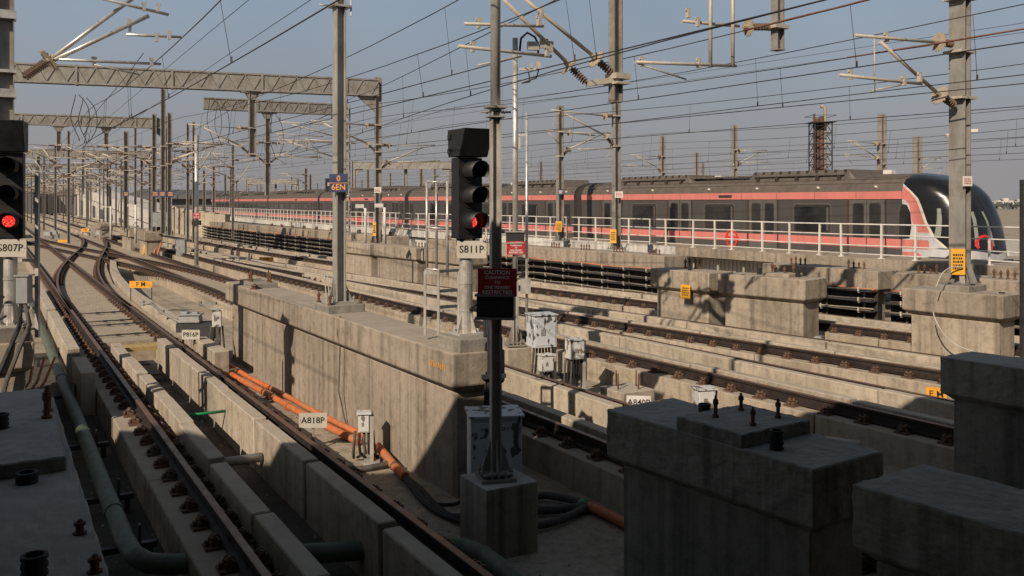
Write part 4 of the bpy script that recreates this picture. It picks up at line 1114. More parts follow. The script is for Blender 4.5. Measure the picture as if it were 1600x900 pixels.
for k, off in enumerate((8.2, 13.0, 18.5)):
    line(['nearest', 'second', 'third'][k]+' pair of wires over the depot lines beyond the train', CR, off, 18+off*.5, 260, 5.0, 6.3, .011, drops=True)
line('pair of wires over the crossover rails', XO1, .3, 20, 90, 5.05, 6.3)
for k, off in enumerate((25., 33.)):
    line(['fourth', 'fifth'][k]+' pair of wires over the depot lines beyond the train', CR, off, 40+off*.4, 260, 5.0, 6.4, .013, drops=True)
line('pair of wires crossing from the wall track to the marker track', Shifted(CA, lambda Y: 5.0*smooth((Y-9)/34.)), .2, 6.8, 120, 5.1, 6.5)
line('pair of wires crossing from the rack track to the pier track', Shifted(CC, lambda Y: 5.0*smooth((Y-8)/40.)), -.4, 10, 120, 5.15, 6.6)
line('pair of wires over the unseen line left of the left track', C1, -4.6, 10, 240, 5.0, 6.2)
line('pair of wires swinging from the left track to the crossover', XO2, -.4, 14, 110, 5.2, 6.5)
# thin feeder wires
fd = thing('feeder_wires', 'two thin parallel feeder wires high over the right tracks', 'feeder wires', CD.pt(30, 1.5, 7.0))
for dz, off in ((0, 2.2), (.25, 2.35)):
    mb = MB(); mb.tube([CD.pt(Y, off, 6.95+dz) for Y in (12, 20, 30, 45, 70, 110, 180)], .007, 4); mb.build('wire', WIRE, fd)
fw = thing('feeder_wires', 'wires anchored to the far portal posts on the left', 'feeder wires', C1.pt(30, 3, 7.0))
for off, z in ((2.4, 7.6), (3.1, 7.2), (-2.6, 7.4)):
    mb = MB(); mb.tube([C1.pt(Y, off, z-.5*math.sin((Y-10)/30)**2) for Y in (9, 16, 24, 32, 40, 52, 70, 110, 180)], .008, 4); mb.build('wire', WIRE, fw)
jl = thing('jumper_loops', 'black jumper cables looping between wires over the left tracks', 'jumper cables', at(125, 180, 36))
for px, py, Y in ((118, 160, 33), (130, 165, 33.5), (328, 165, 46), (340, 170, 46.5), (425, 190, 48)):
    for k in range(2):
        a = at(px+k*5, py-12, Y); b = at(px+6+k*6, py+60-k*9, Y); mid_ = [a.lerp(b, t)+Vector(((.22+.12*k)*math.sin(t*math.pi)*(1 if k else -1)+.03*math.sin(t*9), 0, 0)) for t in [i/9 for i in range(10)]]
        mb = MB(); mb.tube(mid_, .016, 5); mb.build('cable', WIRE, jl)
# ------------------------------------------------------------------ signals
def signal(label, x, y, zbase, ladder_text, plate_label, fdir, zplate, zh0, zh1, ztop, foot=True):
    f = Vector((fdir[0], fdir[1], 0)).normalized(); sd = Vector((-f.y, f.x, 0))          # sd: towards the reader's right
    root = thing('railway_signal', label, 'railway signal', (x, y, zbase)); o = Vector((x, y, 0))
    ang = math.atan2(sd.y, sd.x)
    def Q(a, b, z): return o+sd*a+f*b+Vector((0, 0, z))
    mb = MB(); mb.turned((x, y, zbase), (x, y, zh0+.02), [(0, .085), (1, .085)], 20)
    for z in (zbase+.62, zbase+.28): mb.turned((x, y, z), (x, y, z+.02), [(0, .092), (1, .092)], 20)
    mb.box((x, y, zbase+.012), (.34, .34, .024), ang)
    for a in (0, 1, 2, 3):
        t = ang+a*math.pi/2+.4; v = Vector((math.cos(t), math.sin(t), 0)); w = Vector((-v.y, v.x, 0))*.006
        q = [o+v*.08+Vector((0, 0, zbase+.024)), o+v*.17+Vector((0, 0, zbase+.024)), o+v*.08+Vector((0, 0, zbase+.28))]
        mb.rings([[p-w for p in q], [p+w for p in q]]); bolt(mb, o+v*.15+w*8+Vector((0, 0, zbase+.02)), .05, .012)
    mb.build('post', PIPE, root)
    # housing
    hd, hw_ = .20, .34
    mb = MB(); mb.box(Q(0, .02, (zh0+zh1)/2), (hw_, hd, zh1-zh0), ang)
    for z in (zh0+.02,): mb.box(Q(.10, .0, z-.05), (.03, .1, .12), ang); mb.box(Q(-.10, .0, z-.05), (.03, .1, .12), ang)
    h = mb.build('housing', BLACK, root, bevel=.012)
    mb = MB(); lo = [Q(a, b, z) for a, b, z in ((-.2, -.10, zh1+.01), (.2, -.10, zh1+.01), (.2, .20, zh1+.01), (-.2, .20, zh1+.01))]
    hi = [Q(a, b, z) for a, b, z in ((-.2, -.12, ztop), (.2, -.12, ztop), (.2, .36, ztop), (-.2, .36, ztop))]
    mb.rings([lo, hi]); 
    for z in (zh1+.08, ztop-.09): mb.box(Q(-.21, -.05, z), (.03, .06, .07), ang)
    mb.build('indicator_box', BLACK, root, bevel=.01)
    n = 3; step = (zh1-zh0-.06)/n
    for i in range(n):
        zc = zh0+.05+step*(i+.5)
        mb = MB(); rr = .125; N = 18; vs = []
        for j, (b, cut) in enumerate(((.12, 1.), (.40, .74))):
            for k in range(N+1):
                t = math.radians(-35+250*k/N); vs.append(Q(math.cos(t)*rr, b+(.0 if j == 0 else .02*math.sin(t)), zc+math.sin(t)*rr))
        for j, b in enumerate((.12, .40)):
            for k in range(N+1):
                t = math.radians(-35+250*k/N); vs.append(Q(math.cos(t)*(rr-.006), b+(.0 if j == 0 else .02*math.sin(t)), zc+math.sin(t)*(rr-.006)))
        M = N+1; fs = []
        for k in range(N): fs += [(k, k+1, M+k+1, M+k), (2*M+k, 3*M+k, 3*M+k+1, 2*M+k+1), (M+k, M+k+1, 3*M+k+1, 3*M+k)]
        mb.add(vs, fs, 0, True); mb.turned(Q(0, .118, zc), Q(0, .135, zc), [(0, .145), (1, .145)], 24); mb.build('lamp_hood', BLACK, h)
        mb = MB(); mb.turned(Q(0, .13, zc), Q(0, .16, zc), [(0, .078), (.6, .078), (1, .04)], 22); mb.build('lens', REDL if i == 0 else GLASS, h, label='glowing red lamp' if i == 0 else None)
    return root, Q, sd, f, ang
sx, sy = -.575, 11.2
sg, Q, sd, f, an = signal('middle black three lamp signal on a silver post, its bottom lamp red, plate S811P', sx, sy, 1.31, None, None, (.50, -.86), 2.35, 2.50, 3.50, 3.85)
for z in ():
    pass
def plate(label, lines, center, xdir, w, h, size, mat, tmat, cat='sign', name='number_plate', th=.012, bold=.012, sizes=None, legs=None, gap=1.25, parent=None, bolts_=True):
    xd = Vector(xdir).normalized(); up = Vector((0, 0, 1)); nr = xd.cross(up); c = Vector(center)
    root = thing(name, label, cat, c)
    mb = MB(); q = [c+xd*a+up*b for a, b in ((-w/2, -h/2), (w/2, -h/2), (w/2, h/2), (-w/2, h/2))]
    mb.rings([[p-nr*th for p in q], q]); b = mb.build('board', mat, root)
    if bolts_:
        mb = MB()
        for s in (-1, 1): mb.turned(c+xd*s*(w/2-.025), c+xd*s*(w/2-.025)+nr*.006, [(0, .007), (1, .006)], 8)
        mb.build('rivet', GALVD, root)
    if legs:
        mb = MB()
        for s in legs[0]:
            p = c+xd*s-nr*(th+.016); mb.bar(p+up*(h/2-.02), Vector((p.x, p.y, legs[1])), .03, .012, up=nr)
        mb.build('stand', legs[2], root)
    if lines: lettering(lines, c, xd, size, tmat, root, gap=gap, bold=bold, sizes=sizes)
    return root
SXD = Vector((.985, -.17, 0))
plate('pale plate reading S811P under the middle signal', ['S811P'], Vector((sx+.075, sy-.12, 2.365)), (1, -.05, 0), .365, .215, .125, PLATE, BLTX)
# left signal
lx, ly = -6.80, 12.15
sg2, Q2, sd2, f2, an2 = signal('left black three lamp signal cut by the picture edge, bottom lamp red, plate S807P', lx, ly, 1.28, None, None, (.35, -.94), 2.35, 2.46, 3.62, 4.04)
plate('pale plate reading S807P under the left signal', ['S807P'], Vector((lx+.07, ly-.13, 2.335)), (1, 0, 0), .43, .235, .14, PLATE, BLTX)
# back frame, box and cables of the left signal
mb = MB(); fx, fy = lx+.30, ly+.12
mb.bar((fx, fy, 1.1), (fx, fy, 3.35), .05, .05); mb.bar((fx-.42, fy+.2, 1.1), (fx-.42, fy+.2, 3.3), .05, .05)
for z in (1.5, 1.8, 2.15): mb.bar((fx, fy, z), (fx-.42, fy+.2, z), .04, .04)
fr = thing('ladder_frame', 'grey steel ladder frame standing against the left signal', 'ladder frame', (fx, fy, 1.1)); mb.build('frame', GALV, fr)
bx = thing('junction_box', 'slim grey box strapped beside the post of the left signal', 'junction box', (lx+.27, ly-.05, 1.6))
mb = MB(); mb.box((lx+.22, ly-.06, 1.77), (.15, .17, .36), .1); mb.build('case', BOXG, bx, bevel=.01)
mb = MB(); mb.box((lx+.22, ly-.06, 1.965), (.19, .21, .02), .1); mb.build('lid', BOXG, bx)
cb = thing('signal_cables', 'bundle of dark cables dropping from the left signal to the floor', 'cables', (lx+.25, ly-.1, FLOOR))
for k in range(7):
    a = R.uniform(-.1, .1); mb = MB()
    mb.tube([(lx+.22+a*.6, ly-.1, 1.6), (lx+.27+a, ly-.16+a, 1.30), (lx+.22+a*1.4, ly-.28, 1.05), (lx+.10+a*1.6, ly-.42, .6), (lx+.02+a*2.0, ly-.55+a*.5, .1), (lx-.05+a*2.2, ly-.6, FLOOR+.1)], .022, 7); mb.build('cable', CABLE if k % 2 else RUBB, cb)
mb = MB(); mb.tube([(lx-.05+.16*math.cos(t), ly-.22, 1.55+.16*math.sin(t)) for t in [i*.5 for i in range(2, 12)]], .016, 6); mb.build('cable', RUBB, cb)
for k in range(4):
    mb = MB(); p = on(22+k*12, 612, -.25); mb.tube([p, p+Vector((.0, -.22, -.03)), p+Vector((.03, -.5, -.1))], .035, 8); mb.tube([p+Vector((0, .02, 0)), p+Vector((0, .25, .12)), p+Vector((.05*k-.1, .5, .5))], .022, 6, 0); 
    tag(mb.build('conduit_stub', ORNG if k else WHITE), ['white', 'first orange', 'second orange', 'third orange'][k]+' conduit end in the row under the left signal', 'conduit')
mb = MB(); a = on(8, 690, .6); mb.tube([Vector((-6.75, 11.3, -.1)), Vector((-6.05, 9.9, .15)), Vector((-5.35, 9.0, .1))], .08, 14); tag(mb.build('grey_pipe', BOXG), 'thick grey pipe coming down at the left edge below the signal', 'pipe')
# cables and ladder frame at the middle signal
lad = thing('ladder_frame', 'tall white tubular ladder frame left of the middle signal', 'ladder frame', at(685, 525, 11.3))
def lb(p0, p1, Y, r=.02, m=PIPE):
    mb = MB(); mb.tube([at(p0[0], p0[1], Y), at(p1[0], p1[1], Y)], r, 7); return mb.build('tube', m, lad)
for px, yb, Y in ((667, 422, 12.2), (682, 425, 12.45), (699, 430, 11.95)): lb((px, 283), (px, yb), Y, .019)
for y in (283, 355, 420): lb((666, y), (700, y+3), 12.1, .014)
for px, Y in ((664, 11.75), (685, 11.55), (716, 11.9)):
    mb = MB(); a, b = at(px, 424, Y), at(px, 524, Y); b.z = max(b.z, 1.16); mb.bar(b, a, .055, .03); mb.build('leg', GALV, lad)
for y in (424, 455, 480):
    mb = MB(); mb.bar(at(664, y, 11.75), at(685, y+3, 11.55), .05, .02, up=(0, 1, 0)); mb.bar(at(685, y, 11.55), at(716, y-2, 11.9), .04, .02, up=(0, 1, 0)); mb.build('rung', GALV, lad)
cb = thing('signal_cables', 'bundle of black cables hanging down the end of the long wall', 'cables', (-.42, 10.95, FLOOR))
for k in range(6):
    a = (k-2.5)*.035; mb = MB()
    mb.tube([(-.46+a*.6, 11.02, 1.62), (-.36+a*.8, 10.98, 1.72-.03*k), (-.27+a*.7, 10.93, 1.55), (-.235+a, 10.86, 1.2), (-.23+a, 10.84, .6), (-.24+a*1.3, 10.8, FLOOR+.05)], .022, 7); mb.build('cable', RUBB, cb)
mb = MB(); mb.box((-.23, 10.85, .85), (.30, .12, .05), .3); mb.build('clamp', DARK, cb)

# ------------------------------------------------------------------ caution posts
def caution(label, blabel, x, y, zfoot, zjoin, ztop, zsign, sw, xd, box=True):
    root = thing('caution_post', label, 'sign post', (x, y, zfoot)); mb = MB()
    hsec(mb, x, y, zfoot, zjoin, 0.25, .105, .105, .016); mb.build('lower_post', GALV, root)
    mb = MB(); mb.tube([(x, y, zjoin), (x, y, ztop)], .052, 16); mb.build('upper_pipe', PIPE, root)
    mb = MB(); mb.box((x, y, zjoin), (.21, .19, .022), .25); mb.box((x, y, zjoin-.10), (.18, .16, .014), .25)
    for s in (-1, 1): mb.tube([(x+s*.09, y-.09, zjoin-.05), (x+s*.09, y+.09, zjoin-.05)], .012, 6)
    mb.tube([(x-.15, y, zjoin-.05), (x+.16, y, zjoin-.05)], .01, 6); mb.build('coupling', GALVD, root)
    mb = MB()
    for k in range(4):
        t = .25+k*math.pi/2; v = Vector((math.cos(t), math.sin(t), 0)); w = Vector((-v.y, v.x, 0))*.008; o = Vector((x, y, 0))
        q = [o+v*.05+Vector((0, 0, zfoot+.03)), o+v*.17+Vector((0, 0, zfoot+.03)), o+v*.05+Vector((0, 0, zfoot+.42))]
        mb.rings([[p-w for p in q], [p+w for p in q]])
        bolt(mb, o+v*.15+w*9+Vector((0, 0, zfoot)), .13, .014); bolt(mb, o+v*.15-w*9+Vector((0, 0, zfoot)), .13, .014)
    mb.box((x, y, zfoot+.02), (.36, .36, .03), .25); mb.box((x, y, zfoot+.07), (.30, .30, .02), .25); mb.build('base_plate', GALVD, root)
    s = sw/.42
    pl_ = plate(blabel, ['CAUTION', 'CLEARANCE', 'TO', 'OHE NEARBY', 'RESTRICTED'], (x+.02*s, y-.10, zsign), xd, sw, .30*s, .052*s, REDS, WHTX, name='caution_sign', gap=1.02, bold=.012, sizes=[.062*s, .046*s, .046*s, .046*s, .058*s])
    if box:
        b = thing('terminal_box', ('black box clamped to the near caution post under its red sign' if box == 1 else 'small black box clamped on the second post above its red sign'), 'terminal box', (x, y, zsign-.3*s))
        zz = zsign-(.265*s if box == 1 else -.23*s); hh = .22*s
        mb = MB(); mb.box((x, y-.02, zz), (sw*.95, .13, hh), -.1); mb.build('case', RUBB, b, bevel=.008)
        mb = MB(); mb.box((x, y-.03, zz+hh/2+.014), (sw*1.02, .17, .022), -.1); mb.box((x, y-.03, zz-hh/2-.014), (sw*1.02, .17, .022), -.1); mb.build('strap', GALVD, b)
    return root
cx, cy = -.17, 9.25
bk = thing('concrete_block', 'shaded square concrete block under the near caution post', 'concrete block', (cx+.02, cy, FLOOR))
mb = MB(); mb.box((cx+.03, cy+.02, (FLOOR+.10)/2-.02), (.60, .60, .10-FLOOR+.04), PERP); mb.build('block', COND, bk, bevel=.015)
caution('near caution post, H steel below and silver pipe above, right of the middle signal', 'large dark red caution sign on the near post', cx, cy, .10, 3.93, 7.6, 2.13, .40, (1, -.06, 0), 1)
bolts  # anchor bolts belong to base plates above
# second and third posts behind
c2 = on(805, 560, .08); c2x, c2y = (805-800)/F*17.2, 17.2
bk = thing('concrete_block', 'sunlit concrete block with a round hole under the second caution post', 'concrete block', (c2x-.0, c2y, FLOOR))
mb = MB(); mb.box((c2x-.05, c2y, (FLOOR+.18)/2-.02), (.52, .52, .18-FLOOR+.04), PERP); mb.build('block', CONL, bk, bevel=.015)
caution('second caution post, a silver pipe with an antenna bracket on top', 'small bright red caution sign on the second post', c2x, c2y, .20, 1.6, 6.1, 2.08, .36, (1, -.1, 0), 2)
ac = thing('antenna_bracket', 'small antenna bracket with a curved black hose near the second post top', 'antenna bracket', (c2x, c2y, 5.5))
mb = MB(); mb.tube([at(812, 80, c2y), at(814, 60, c2y), at(824, 51, c2y), at(836, 58, c2y), at(842, 72, c2y), at(840, 88, c2y)], .022, 8); mb.build('hose', RUBB, ac)
mb = MB(); mb.bar(at(811, 108, c2y), at(842, 108, c2y), .04, .05); mb.box(at(833, 72, c2y), (.22, .1, .16), .2); mb.box(at(850, 68, c2y), (.16, .05, .18), .2); mb.box(at(841, 102, c2y), (.09, .08, .14), .1); mb.box(at(830, 103, c2y), (.07, .07, .1), .1); mb.build('bracket', GALV, ac)
mb = MB(); mb.tube([at(826, 112, c2y), at(828, 128, c2y), at(815, 130, c2y)], .014, 6); mb.tube([at(842, 108, c2y), at(838, 122, c2y), at(816, 130, c2y)], .014, 6); mb.build('lead', RUBB, ac)
th = (823-800)/F*22.0
m3 = thing('slim_post', 'slim silver post just right of the second caution post', 'post', (th, 22, -.3))
mb = MB(); mb.tube([(th, 22, FLOOR), (th, 22, 5.15)], .035, 10); mb.build('post', PIPE, m3); mb = MB(); mb.box((th-.1, 22, 4.6), (.22, .05, .06)); mb.box((th-.18, 22, 4.4), (.05, .05, .3)); mb.box((th-.03, 21.9, .9), (.22, .16, .36), .2); mb.build('bracket', GALV, m3)
c4 = at(307, 412, 43.5)
c4r = thing('caution_post', 'far silver caution post with a tiny red sign, left of the tall mast', 'sign post', (c4.x, c4.y, -.2))
mb = MB(); mb.tube([(c4.x, c4.y, FLOOR), (c4.x, c4.y, 6.2)], .10, 10); mb.build('upper_pipe', PIPE, c4r)
mb = MB(); mb.box((c4.x, c4.y, -.4), (.45, .45, .6), PERP, 0, .5); mb.build('base_plate', GALVD, c4r)
plate('tiny red sign on the far silver post', ['CAUTION', 'CLEARANCE', 'TO', 'OHE NEARBY', 'RESTRICTED'], at(307, 337, 43.3), (1, -.1, 0), .40, .30, .05, REDS, WHTX, name='caution_sign', gap=1.05, bolts_=False)
mb = MB(); mb.box(at(307, 348, 43.4), (.4, .2, .22)); tag(mb.build('terminal_box', RUBB), 'tiny black box below the red sign on the far silver post', 'terminal box')

# ------------------------------------------------------------------ mast signs
plate('dark blue board with orange 0 over 6EN on the tall mast', None, at(529, 286, TM.y-.20), (1, -.08, 0), .31, .30, .1, BLUE, ORTX, name='mast_number_board')
nb = [o for o in COL.objects if o.get('label') == 'dark blue board with orange 0 over 6EN on the tall mast'][0]
lettering(['0', '6EN'], at(529, 286, TM.y-.20), (1, -.08, 0), .135, ORTX, nb, gap=1.05, bold=.01)
mb = MB(); a = at(529, 286, TM.y-.20); mb.box(a+Vector((0, -.005, 0)), (.30, .004, .008), -.08); mb.build('rule', ORTX, nb)
mb = MB(); mb.box(at(513, 289, TM.y+.1), (.10, .12, .22), .2); mb.box(at(514, 288, TM.y+.03), (.05, .01, .06), .2, 1); tag(mb.build('mast_box', [RUBB, PLATE]), 'small black box on the left side of the tall mast', 'box')
def dashes(root, c, xd, rows, w, rh, mat):
    xd = Vector(xd).normalized(); up = Vector((0, 0, 1)); nr = xd.cross(up); c = Vector(c); mb = MB()
    for i in range(rows):
        z = ((rows-1)/2-i)*rh*1.7; x = -w/2; 
        while x < w/2-.01:
            l = R.uniform(.015, .04)*w/.2; l = min(l, w/2-x)
            q = [c+xd*a+up*(z+b)+nr*.004 for a, b in ((x, -rh/2), (x+l, -rh/2), (x+l, rh/2), (x, rh/2))]; mb.poly(q); x += l+.012*w/.2
    return mb.build('lettering', mat, root)
def notice(label, c, xd, w, h, rows, mat, tmat, name='notice_board'):
    r = plate(label, None, c, xd, w, h, .1, mat, tmat, name=name, bolts_=False); dashes(r, c, xd, rows, w*.72, h*.38/rows, tmat); return r
XP = C1.tan(10)*-1                                            # faces the camera side of things that run along the tracks
notice('tall yellow board with black lettering at the foot of the thick mast', at(1497, 409, RM.y-.28), (1, -.3, 0), .26, .52, 5, YELL, BLTX)
notice('white notice with red lettering high on the thick mast', at(1512, 283, RM.y-.25), (1, .25, 0), .22, .20, 3, WHITE, REDTX)
notice('small yellow notice with black lettering on the blotchy pier', Vector((4.42, 22.85, .67)), (.66, -.78, 0), .30, .36, 4, YELL, BLTX)
notice('narrow yellow board at the foot of the thin mast below the drop post', at(958, 369, 33.7), (1, -.3, 0), .24, .52, 5, YELL, BLTX)
notice('tiny white notice with red lettering on the thin mast below the drop post', at(967, 304, 33.7), (1, -.1, 0), .30, .24, 3, WHITE, REDTX)
notice('yellow board at the foot of the dark walkway mast', at(873, 354, 41.1), (1, -.3, 0), .30, .48, 4, YELL, BLTX)
notice('small blue and white number board on the dark walkway mast', at(876, 300, 41.2), (1, -.2, 0), .24, .26, 2, BLUE, WHTX)
notice('tiny white notice on the big portal post', at(590, 297, gb.y-.4), (1, -.1, 0), .32, .26, 3, WHITE, REDTX)
notice('narrow yellow board at the foot of the big portal post', at(585, 358, gb.y-.5), (1, -.2, 0), .16, .62, 4, YELL, BLTX)
for k, (px, Y) in enumerate(((266, 49.5), (254, 52), (243, 53), (197, 59.5))):
    notice(['rightmost of the three tiny blue and orange boards on the twin masts', 'middle one of the three tiny blue and orange boards', 'leftmost of the three tiny blue and orange boards', 'tiny blue and orange board on the stout far mast'][k], at(px, 303, Y), (1, -.1, 0), .36, .36, 2, BLUE, ORTX)
# track side boards
def letters_board(label, text, c, xd, w, h, size, legs, mat=ORSG, tm=BLTX, lm=DARK):
    return plate(label, text, c, xd, w, h, size, mat, tm, name='track_marker', legs=legs, bolts_=False, gap=1.1)
p = on(220, 452, FLOOR); Yf = p.y
letters_board('orange marker reading FM on two legs beside the crossover', ['F M'], at(220, 444.5, 28.4), (1, -.05, 0), .74, .22, .20, ((-.34, .34), FLOOR, DARK))
letters_board('small orange FM marker far along the second track', ['F M'], at(416, 405, 48), (1, -.15, 0), .8, .22, .18, ((-.3, .3), FLOOR, DARK))
letters_board('tiny orange FM marker beside the far crossing machines', ['F M'], at(133, 359.5, 84), (1, -.1, 0), .8, .3, .22, ((-.3, .3), FLOOR, DARK))
letters_board('tiny orange board lying low by the left far track', None, at(98, 377, 70), (1, -.1, 0), .8, .25, .2, ((-.3, .3), FLOOR, DARK))
letters_board('orange marker half hidden behind the tall shaded pier', ['F M'], at(1463, 616, 14.0), (1, -.35, 0), .30, .21, .14, ((-.1, .1), FLOOR, DARK))
letters_board('small orange tag on the rail web before the tall shaded pier', ['0785'], CB.pt(11.85, -.80, -.09), (.53, -.848, 0), .13, .075, .045, None)
def numplate(label, text, c, xd, w, h, size, legs=True, mat=PLATE):
    return plate(label, [text], c, xd, w, h, size, mat, BLTX, legs=((0,), FLOOR, GALVD) if legs else None)
numplate('pale plate reading A818P on a short stand beside the orange pipes', 'A818P', at(489, 657, 12.85), (1, .03, 0), .40, .215, .125)
numplate('pale plate reading P816P in front of the point machine', 'P816P', at(298, 523, 19.6), (1, -.05, 0), .40, .21, .135)
numplate('pale plate reading A840P mostly hidden behind the front pier', 'A840P', at(998, 629, 13.3), (1, -.1, 0), .36, .20, .125, True, WHITE)

# ------------------------------------------------------------------ line side boxes
def locbox(label, c, w, d, h, ang, mat, legz=FLOOR, post=True, cables=4, name='relay_box', side=1):
    c = Vector(c); root = thing(name, label, 'relay box', (c.x, c.y, legz))
    mb = MB(); mb.box(c, (w, d, h), ang); mb.build('case', mat, root, bevel=.008)
    mb = MB(); mb.box(c+Vector((0, 0, h/2+.012)), (w+.05, d+.06, .02), ang); mb.build('lid', mat, root)
    ca, sa = math.cos(ang), math.sin(ang)
    mb = MB(); q = c+Vector((sa*(d/2+.004), -ca*(d/2+.004), 0))
    mb.box(q, (w*.86, .012, h*.86), ang); mb.build('door', mat, root)
    mb = MB(); mb.box(q+Vector((sa*.01, -ca*.01, 0))+Vector((ca*-w*.12, sa*-w*.12, -h*.02)), (w*.2, .008, h*.2), ang); mb.build('label_plate', GALVD, root)
    if post:
        mb = MB(); pz = c+Vector((ca*side*(w/2+.03), sa*side*(w/2+.03), 0)); mb.box((pz.x, pz.y, (legz+c.z+h/2)/2), (.05, .12, c.z+h/2-legz), ang); mb.box((pz.x, pz.y, legz+.02), (.22, .26, .04), ang); mb.build('stand', GALV, root)
    for k in range(cables):
        o = Vector((ca*(k-cables/2+.5)*.06, sa*(k-cables/2+.5)*.06, 0)); mb = MB()
        mb.tube([c+o+Vector((0, 0, -h/2+.01)), c+o*1.1+Vector((.0, -.02, -h/2-.15)), c+o*1.2+Vector((.03*R.uniform(-1, 1), .0, (legz-c.z)*.75)), c+o*1.6+Vector((.12*R.uniform(-1, 1), .12, legz-c.z+.05))], .021, 6); mb.build('cable', RUBB if k % 2 else CABLE, root)
    return root
AT = PERP-math.pi/2                                            # boxes whose face looks left towards the sun
locbox('small grey box with white peeling film between the orange pipes and the long wall', at(569, 660, 12.25), .15, .14, .25, .12, PEELB, FLOOR, True, 5, side=1)
locbox('big cabinet in peeling white film behind the near caution post', (-.20, 9.92, .22), .56, .46, .80, .14, PEEL, -.62, False, 0)
mb = MB(); mb.box((-.36, 9.95, -.40), (.06, .3, .46), .14); mb.box((.0, 9.98, -.40), (.06, .3, .46), .14)
for k in range(5): mb.box((-.42+.11*k+.01, 9.68+.016*k, .56), (.05, .008, .10), .14, 1)
nbx = tag(mb.build('cabinet_legs', [GALVD, DARK]), 'dark steel legs under the big peeling cabinet', 'stand')
cabw = [o for o in COL.objects if o.get('label') == 'big cabinet in peeling white film behind the near caution post'][0]
nbx.parent = cabw; nbx.location = -ORG[cabw.name]; nbx.name = 'leg_pair'
for k_ in ('category', 'label', 'group', 'kind'):
    if k_ in nbx: del nbx[k_]
lettering(['WESTINGHO'], Vector((-.17, 9.672, .50)), (math.cos(.14), math.sin(.14), 0), .058, DARK, cabw, bold=.012, lift=.012)
locbox('large relay box in torn white film on a stand behind the second caution post', at(846, 516, 17.0), .46, .40, .60, .38, PEEL, FLOOR, True, 6, side=1)
locbox('small peeling box low down left of the cable strewn stands', at(853, 567, 16.6), .24, .2, .29, .38, PEELB, FLOOR, False, 3)
locbox('peeling box on a tall grey stand with thick cables, right of the large relay box', at(898, 545, 16.3), .28, .26, .34, .38, PEELB, FLOOR, True, 7, side=1)
locbox('torn white box behind the bolts of the front pier', at(1100, 622, 13.2), .26, .24, .28, .2, PEELB, FLOOR, True, 2, side=1)
locbox('slim grey cabinet beside the pier with orange cables', at(283, 387, 52.5), .5, .4, .95, .2, BOXG, FLOOR, True, 2)
locbox('pale green cabinet at the foot of the twin masts', at(253, 343, 53.2), .95, .4, .85, .2, BOXG, 1.1, True, 0)
locbox('grey white box on the wall end beside the point machine', at(339, 497, 20.0), .20, .24, .37, .3, PEELB, FLOOR, False, 5)
mb = MB(); bq = at(980, 603, 14.3); mb.box((bq.x, bq.y, (FLOOR-.02)/2-.0), (.62, .62, .62), PERP)
cbk = thing('concrete_block', 'plain concrete block with four upright bolts behind the front pier', 'concrete block', (bq.x, bq.y, FLOOR)); mb.build('block', CONL, cbk, bevel=.012)
for i, j in ((-1, -1), (1, -1), (1, 1), (-1, 1)):
    mb = MB(); q = Vector((bq.x+.16*i, bq.y+.13*j, .0)); mb.tube([q+Vector((0, 0, -.05)), q+Vector((0, 0, .24))], .012, 6); mb.build('anchor_bolt', RUSTB, cbk)
mb = MB()
for k in range(12):
    a = Vector((on(850+k*12, 590+k*1.2, FLOOR).x, on(850+k*12, 590, FLOOR).y, FLOOR+.03)); pts = [a+Vector((.12*i*math.cos(k*.7), .14*math.sin(i*.9+k), .03*math.sin(i*1.7+k)+.03)) for i in range(7)]
    mb.tube(pts, .018, 5)
tag(mb.build('cable_heap', CABLE), 'untidy heap of grey cables on the floor around the relay box stands', 'cables')

# point machine by the long wall
pm = thing('point_machine', 'grey point machine on a dark frame behind the plate P816P', 'point machine', on(297, 545, FLOOR)); c = at(298, 497, 20.2)
mb = MB(); mb.box(c, (.46, .34, .17), .1, 0, .9); mb.box(c+Vector((0, 0, .09)), (.50, .38, .03), .1); mb.box(c+Vector((-.12, -.02, .125)), (.14, .2, .05), .1); mb.box(c+Vector((.12, -.02, .12)), (.12, .16, .04), .1); mb.build('case', BOXG, pm, bevel=.012)
mb = MB(); mb.box(c+Vector((-.02, .02, -.20)), (.52, .40, .20), .1); mb.box(c+Vector((.3, .1, -.28)), (.5, .5, .35), .1); mb.build('frame', DARK, pm)
mb = MB(); mb.tube([c+Vector((-.25, .1, -.12)), at(250, 487, 21.2), at(238, 474, 22.2)], .03, 8); mb.tube([at(238, 474, 22.2), at(222, 475, 22.4)], .03, 8); mb.box(at(222, 474, 22.4), (.1, .1, .12)); mb.box(at(252, 488, 21.2), (.12, .1, .1)); mb.build('throw_rod', GALVD, pm)
for k in range(5):
    mb = MB(); mb.tube([at(338+k, 512, 19.9), at(344-k, 530, 19.7), at(338-k*3, 548-k*2, 19.4), at(322-k*4, 552-k*4, 19.6), at(305, 545-k*3, 19.9)], .022, 7); mb.build('cable', CABLE, pm)
for k, (px, py, Y) in enumerate(((75, 365, 72), (84, 363, 74), (146, 361, 78), (156, 364, 76), (166, 366, 75))):
    r = thing('point_machine', 'small grey point machine by the far crossing', 'point machine', at(px, py+5, Y), 'point machines at the far crossing'); c = at(px, py, Y)
    mb = MB(); mb.box(c, (.55, .4, .3), R.uniform(-.3, .5), 0, .85); mb.build('case', BOXG, r); mb = MB(); mb.box(c+Vector((.1, 0, -.3)), (.6, .5, .3), .2); mb.build('frame', GALVD, r)
rd = thing('detector_rod', 'thin grey detector rod on the slab before the wall end', 'detector rod', at(320, 478, 21))
mb = MB(); mb.tube([at(312, 475, 21.6), at(332, 484, 20.6)], .028, 8); mb.box(at(330, 474, 21), (.24, .1, .06)); mb.box(at(312, 475, 21.6), (.08, .08, .12)); mb.build('rod', GALVD, rd)

